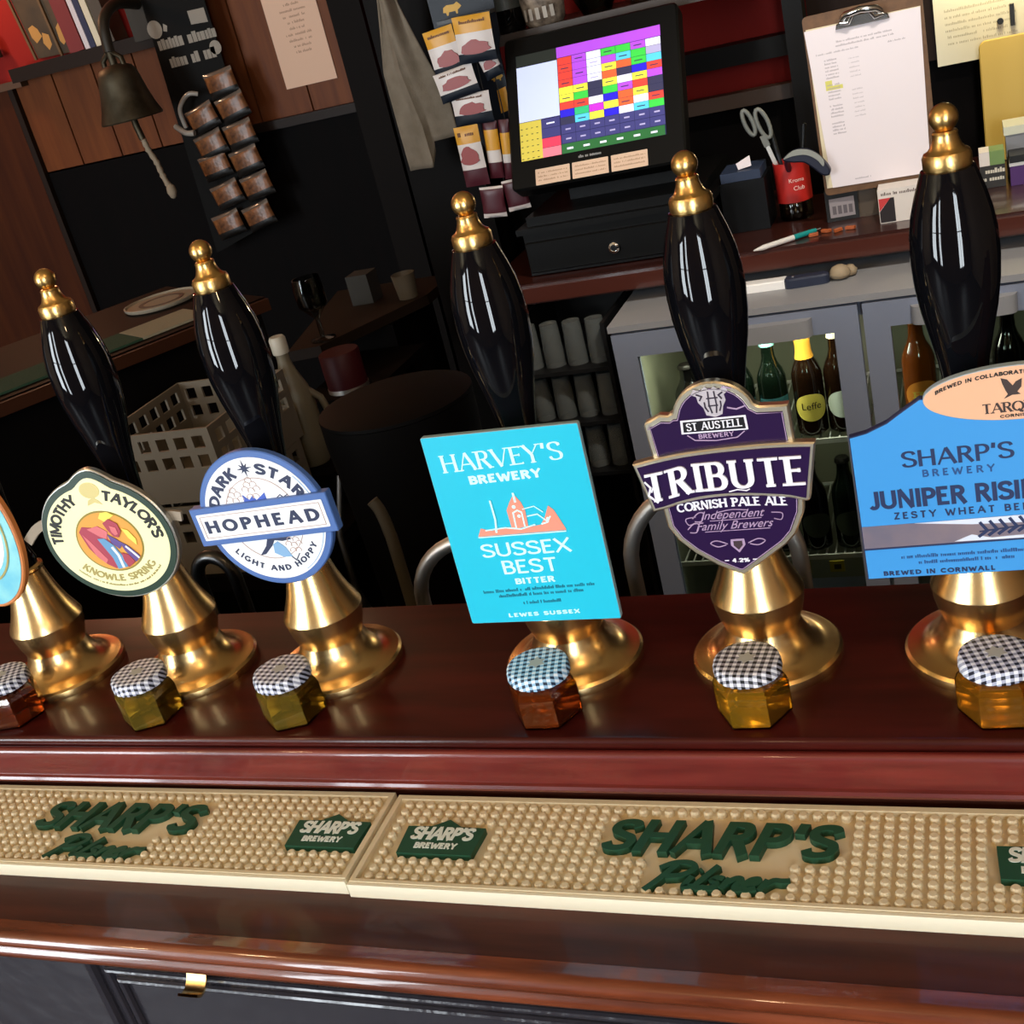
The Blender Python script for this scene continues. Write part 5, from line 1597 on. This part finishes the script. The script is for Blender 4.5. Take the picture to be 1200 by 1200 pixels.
MB().lathe([(.070, .0003), (.073, .003), (.074, .008), (.071, .0085), (.068, .005), (.001, .005)], 40).build('tray_dish', mat('tray_cream', '#8f8575', .5, spec=.2), rm, 40)
MB().lathe([(.045, .0052), (.045, .0057), (.036, .0057), (.036, .0052)], 36, cap=False).build('tray_ring', mat('tray_ring_brown', '#4a4038', .5), rm, 40)

# ------------------------------------------------------------------ low shelf deep in the gap with a glass, a cup and a tin
ls = tag(empty('side_shelf', (-1.17, 1.90, -.25), (0, 0, R(0))), 'dim low wooden side shelf deep in the dark gap behind the bar', 'shelf')
MB().poly([(-.22, .32), (-.10, -.20), (-.02, -.185), (.125, .135), (.125, .32)], -.025, 0).build('shelf_board', mat('side_shelf_wood', '#2a1f18', .55, spec=.2), ls)
MB().box((-.12, .0, -.85), (.08, .25, -.0255)).build('shelf_support', M_dark, ls)
gl = tag(empty('stem_glass', (-1.205, 1.765, -.25)), 'stemmed drinking glass catching two glints on the dim side shelf', 'glass')
MB().lathe([(.030, .0003), (.030, .003), (.006, .008), (.005, .05), (.012, .06), (.034, .085), (.036, .12), (.032, .15), (.030, .15), (.033, .12), (.030, .088), (.003, .066)], 28).build('glass_body', clear_glass('dim_clear_glass', '#c9c9c2', .05), gl, 40)
cu = tag(empty('paper_cup', (-1.095, 2.035, -.25)), 'small cream cup at the right end of the dim side shelf', 'cup')
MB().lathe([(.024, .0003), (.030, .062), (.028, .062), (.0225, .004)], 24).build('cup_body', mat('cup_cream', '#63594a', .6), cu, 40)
cu = tag(empty('napkin_stack', (-1.222, 2.06, -.25)), 'grey stack of napkins in the middle of the dim side shelf', 'napkins')
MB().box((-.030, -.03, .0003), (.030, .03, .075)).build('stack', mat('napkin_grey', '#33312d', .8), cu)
tn = tag(empty('red_tin', (-1.095, 1.625, -.330)), 'dark red tin standing below the dim side shelf', 'tin')
MB().lathe([(.045, .0), (.046, .003), (.046, .086), (.044, .089)], 28).build('tin_body', mat('tin_red', '#480f18', .5), tn, 40)
MB().lathe([(.0468, .0), (.0468, .010)], 28).build('rim', M_steel, tn, 40)
MB().box((-.10, -.07, -.02), (.08, .272, -.0005)).build('tin_ledge', M_dark, tag(empty('tin_shelf', (-1.095, 1.625, -.330)), 'small dark ledge carrying the red tin', 'ledge'))

# ------------------------------------------------------------------ things behind the bar: crate, bottle, bin
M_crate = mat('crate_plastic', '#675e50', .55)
def holed(w, h, nx, nz, margin, hole):
    """list of boxes (x0,z0,x1,z1) that leave nx x nz square holes near the top"""
    out = []
    gx = (w-nx*hole)/(nx+1)
    z = h-margin
    out.append((0, z, w, h))
    for j in range(nz):
        z0 = z-hole
        x = 0
        for i in range(nx):
            out.append((x, z0, x+gx, z)); x += gx+hole
        out.append((x, z0, w, z))
        out.append((0, z0-margin, w, z0))
        z = z0-margin
    out.append((0, 0, w, z))
    return out
def crate_side(name, W, Hh, along_y, parent, loc):
    mb = MB()
    for (a, b, c_, d) in holed(W, Hh, round(W/.034), 2, .011, .019):
        if d-b < 1e-5: continue
        if along_y: mb.box((0, a, b), (.004, c_, d))
        else: mb.box((a, 0, b), (c_, .004, d))
    o = mb.build(name, M_crate, parent)
    o.location = loc
    return o
CW, CD, CH = .205, .235, .115
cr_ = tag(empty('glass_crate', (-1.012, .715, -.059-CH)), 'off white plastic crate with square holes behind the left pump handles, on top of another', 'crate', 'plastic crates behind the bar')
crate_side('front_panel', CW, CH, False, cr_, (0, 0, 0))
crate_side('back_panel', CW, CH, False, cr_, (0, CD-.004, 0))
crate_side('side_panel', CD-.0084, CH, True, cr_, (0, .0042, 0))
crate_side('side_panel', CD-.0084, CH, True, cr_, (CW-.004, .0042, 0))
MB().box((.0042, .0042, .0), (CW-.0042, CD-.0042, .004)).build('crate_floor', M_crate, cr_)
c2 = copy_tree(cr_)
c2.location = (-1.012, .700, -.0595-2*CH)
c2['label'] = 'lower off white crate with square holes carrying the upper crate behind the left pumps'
ct = tag(empty('crate_table', (-.862, .82, -1.1)), 'dark low table under the white plastic crates behind the bar', 'table')
TZ = 1.1-.060-2*CH
MB().box((-.16, -.13, TZ-.026), (.16, .10, TZ)).build('table_top', M_dark, ct)
for (x, y) in ((-.15, -.12), (.12, -.12), (-.15, .06), (.12, .06)):
    MB().box((x, y, 0), (x+.03, y+.03, TZ-.0265)).build('leg', M_dark, ct)
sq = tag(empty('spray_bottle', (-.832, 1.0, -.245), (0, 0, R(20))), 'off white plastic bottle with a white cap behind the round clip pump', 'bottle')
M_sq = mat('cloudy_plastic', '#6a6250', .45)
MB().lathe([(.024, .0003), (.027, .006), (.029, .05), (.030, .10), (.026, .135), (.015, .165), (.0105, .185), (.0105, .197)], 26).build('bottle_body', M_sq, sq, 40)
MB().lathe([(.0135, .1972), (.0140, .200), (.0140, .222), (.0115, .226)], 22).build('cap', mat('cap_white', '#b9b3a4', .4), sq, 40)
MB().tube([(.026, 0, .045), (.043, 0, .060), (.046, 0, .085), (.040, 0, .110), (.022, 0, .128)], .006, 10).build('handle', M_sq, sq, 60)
st = tag(empty('bottle_stand', (-.832, 1.0, -1.1)), 'dark narrow stand carrying the off white bottle behind the bar', 'stand')
MB().box((-.06, -.06, .82), (.06, .06, .8545)).build('stand_top', M_dark, st)
MB().box((-.05, -.05, 0), (.05, .05, .8195)).build('stand_body', M_dark, st)
bn_ = tag(empty('ice_bin', (-.545, .80, -.62)), 'black rounded bin behind the bar left of the turquoise clip', 'bin')
MB().lathe([(.085, 0), (.092, .01), (.105, .40), (.112, .50), (.112, .535), (.106, .535), (.098, .50), (.088, .02), (.001, .015)], 36).build('bin_body', mat('bin_black', '#060505', .6, spec=.10), bn_, 40)
MB().lathe([(.1045, .5355), (.1125, .5362), (.112, .541), (.085, .549), (.001, .552)], 36).build('bin_lid', mat('bin_black', '#060505', .6), bn_, 40)
MB().tube([(-.113, -.02, .44), (-.122, -.055, .36), (-.118, -.065, .27), (-.108, -.05, .20)], .0055, 8).build('bin_handle', mat('bin_handle_metal', (.12, .12, .12), .45, 1.0), bn_, 60)
bs = tag(empty('bin_stand', (-.545, .80, -1.1)), 'dark plinth under the black bin behind the bar', 'plinth')
MB().box((-.12, -.12, 0), (.12, .12, .4795)).build('plinth_body', M_dark, bs)
hs = tag(empty('beer_hose', (-.522, .62, -.70)), 'pale beer hose curving down behind the white and turquoise clips', 'hose')
MB().tube(smooth3([(0, 0, .548), (.007, 0, .532), (.011, 0, .50), (.012, 0, .44), (.010, 0, .0)]), .0085, 10).build('hose_pipe', mat('hose_dull', '#4c4538', .5), hs, 60)

# ------------------------------------------------------------------ end wall, left: bell, snack card, notice, frame
M_bell = mat('old_bronze', (.09, .075, .05), .5, .8, noise=('#2b2315', 12, (1, 1, 1)))
be = tag(empty('wall_bell', (-2.045, 2.50, .28)), 'old bronze bar bell with a white rope hanging from a dark bracket', 'bell')
MB().lathe([(.090, 0), (.092, .004), (.088, .014), (.080, .035), (.070, .07), (.063, .105), (.058, .13), (.048, .146), (.030, .154), (.012, .156)], 40).build('bell_body', M_bell, be, 40)
mb = MB()
mb.tube([(0, 0, .150), (0, 0, .19)], .012, 10)
mb.tube([(-.035, 0, .125), (-.032, 0, .17), (0, 0, .195), (.032, 0, .17), (.035, 0, .125)], .008, 8)
mb.build('yoke', M_bell, be, 60)
mb = MB()
mb.tube(smooth3([(0, .21, .30), (0, .10, .31), (0, .02, .27), (0, 0, .19)]), [.024]*0 or .016, 10)
mb.box((-.05, .21, .20), (.05, .30, .36))
mb.build('bracket', mat('dark_iron', '#2a241c', .5, .3), be, 60)
MB().tube([(0, 0, .05), (.004, 0, -.02), (.010, 0, -.06)], .010, 8).build('clapper', M_bell, be, 60)
ro = empty('rope', (.012, 0, -.062), parent=be)
MB().tube(smooth3([(0, 0, 0), (.006, -.002, -.03), (.018, 0, -.07), (.022, .002, -.11), (.034, 0, -.150)]), [.010-.003*sin(k*1.9)**2 for k in range(21)], 8).build('rope_cord', mat('rope_cream', '#8c7c68', .8), ro, 60)
MB().lathe([(.004, .03), (.013, .020), (.015, .004), (.009, -.012), (.003, -.016)], 14, c=(.036, 0, -.165)).build('rope_knot', mat('rope_cream', '#8c7c68', .8), ro, 60)

cd = tag(empty('snack_card', (-1.92, 2.70, .15)), 'tall black display card of clear snack packets hanging beside the bell', 'display card')
MB().poly(mm([(-130, -330), (105, -265), (108, 520), (-100, 520)]), -.004, 0).build('card_sheet', mat('card_black', '#080706', .6, spec=.12), cd, None, None, (R(90), 0, 0))
M_cardw = mat('card_pale_print', '#857c70', .6)
rotc = (R(90), 0, 0)
for vf in (at2(scribble(.195, .030, 301, .86, True), .004, .290), at2(scribble(.155, .030, 303, .86, True), .005, .236)):
    o = inked('card_print', vf, M_cardw, cd, t=.0004); o.rotation_euler = rotc
for vf in (disc2(-.088, .350, .026), poly2(mm([(-60, 340), (-48, 336), (-42, 352), (-54, 360)])), poly2(mm([(40, 338), (98, 334), (98, 374), (40, 376)])), disc2(.096, .262, .020)):
    o = inked('card_emblem', vf, M_cardw, cd, t=.0004); o.rotation_euler = rotc
M_film = mat('clear_packet_film', '#5e5148', .25, coat=.6)
M_rind = mat('pork_snack_brown', '#3a2012', .35, noise=('#8a5630', 45, (1, 1, 1)), bump=(50, 1.0, (1, 1, 1)))
M_ptop = mat('packet_header_black', '#14110f', .4)
PKS = [(-1.825, .313, -6, 'right column, topmost'), (-1.925, .228, -14, 'left column, topmost'), (-1.812, .240, -12, 'right column, second from the top'),
       (-1.925, .148, -12, 'left column, second from the top'), (-1.815, .160, -8, 'right column, third from the top'), (-1.935, .085, -8, 'left column, third from the top'),
       (-1.822, .083, -10, 'right column, fourth from the top'), (-1.925, -.005, -12, 'left column, fourth from the top'), (-1.812, .003, -10, 'right column, fifth from the top'),
       (-1.955, -.095, -10, 'left column, lowest'), (-1.838, -.086, -12, 'right column, lowest')]
for k, (x, z, ro_, w) in enumerate(PKS):
    p_ = packet('snack_packet', x, 2.672, z, .104, .076, ro_, [(.12, 0), (.62, 1), (.26, 2)], 'clear brown snack packet on the black card, '+w, group='snack packets on the black card', t=.026, mats=[M_film, M_rind, M_ptop])
mb = MB()
mb.tube(smooth3([(-1.985, 2.66, .215), (-1.975, 2.645, .27), (-1.93, 2.64, .305), (-1.90, 2.65, .30)]), .007, 8)
mb.tube(smooth3([(-2.02, 2.66, .225), (-1.985, 2.65, .20), (-1.955, 2.65, .195)]), .009, 8)
tag(mb.build('torn_film', mat('clear_film_grey', '#8d857c', .3, coat=.5), None, 60), 'loose strip of torn clear film on the black snack card', 'film')

nt = tag(empty('wall_notice', (-1.592, 2.786, .248)), 'tall cream paper notice pinned to the pine boards at upper left', 'notice')
MB().poly([(-.0885, 0), (.0875, 0), (.0875, .42), (-.0885, .42)], -.0012, 0).build('notice_sheet', mat('notice_cream', '#d6b097', .75), nt, None, None, rotc)
pr = [at2(scribble(.05+.012*((k*5) % 4), .0075, 320+k, .5), .004, .092+k*.0165) for k in range(9)]+[at2(scribble(.09, .010, 340+k, .5), .0, .262+k*.022) for k in range(4)]
o = inked('notice_print', merge(*pr), mat('notice_brown_print', '#94745f', .75), nt, t=.0003); o.rotation_euler = rotc

pf = tag(empty('picture_frame', (-2.46, 2.806, .508)), 'dark framed picture with yellow patches standing on the dado rail', 'picture')
mb = MB()
mb.poly(mm([(-75, 0), (98, -8), (90, 250), (-105, 250)]), -.002, .004)
mb.build('picture_sheet', mat('picture_dark_olive', '#241c10', .5, noise=('#4a3820', 8, (1, 1, 1))), pf, None, None, rotc)
mb = MB()
for a, b in (((-80, -2), (-112, 252)), ((22, -10), (0, 252)), ((98, -10), (90, 252))):
    mb.add(*[[(x*.001+dx_, y*.001, z) for (x, y) in (a, b) for dx_ in (-.004, .004) for z in (.0045, .012)], [(0, 1, 3, 2), (4, 6, 7, 5), (0, 4, 5, 1), (2, 3, 7, 6), (0, 2, 6, 4), (1, 5, 7, 3)]])
mb.build('frame_bars', mat('frame_dark_gilt', '#5a4428', .45), pf, None, None, rotc)
o = inked('picture_patches', merge(poly2(mm([(-72, 92), (-70, 64), (-58, 44), (-30, 60), (-38, 84), (-52, 98)])), poly2(mm([(-26, 70), (-4, 60), (-4, 30), (-20, 16), (-34, 40)])), poly2(mm([(32, 74), (54, 92), (68, 40), (40, 20), (30, 34)]))), mat('picture_yellow_patch', '#a57a3c', .5), pf, z=.0042, t=.0004); o.rotation_euler = rotc
bkd = [(-2.325, .055, '#6e1c1c', 'dark red tall book standing on the dado rail beside the picture'), (-2.283, .018, '#c4bcc0', 'thin white book second from the picture on the rail'), (-2.262, .020, '#1d2140', 'navy book between two white books on the rail'), (-2.238, .022, '#c9bfa6', 'cream book fourth from the picture on the rail'), (-2.200, .042, '#43382c', 'brown book nearest the bell on the rail')]
for k, (x, w, col, lab) in enumerate(bkd):
    o = tag(empty('book', (x, 2.76, .4975), (0, R(-4), 0)), lab, 'book', 'books on the dado rail')
    MB().box((-w/2, -.03, .0), (w/2, .045, .26)).build('cover', mat('book_'+col[1:], col, .5), o)
    MB().box((-w/2+.003, -.027, .2602), (w/2-.003, .043, .262)).build('page_block', M_paper, o)
sil = tag(empty('iron_silhouette', (-2.70, 2.80, .50)), 'dark curled iron wall hook on the red wall at the upper left corner', 'hook')
MB().tube(smooth3([(-.12, -.01, -.02), (-.06, -.02, .0), (-.02, -.02, .06), (.0, -.02, .10), (.03, -.02, .085), (.035, -.02, .04)]), .014, 10).build('iron_curl', mat('dark_iron', '#2a241c', .5, .3), sil, 60)
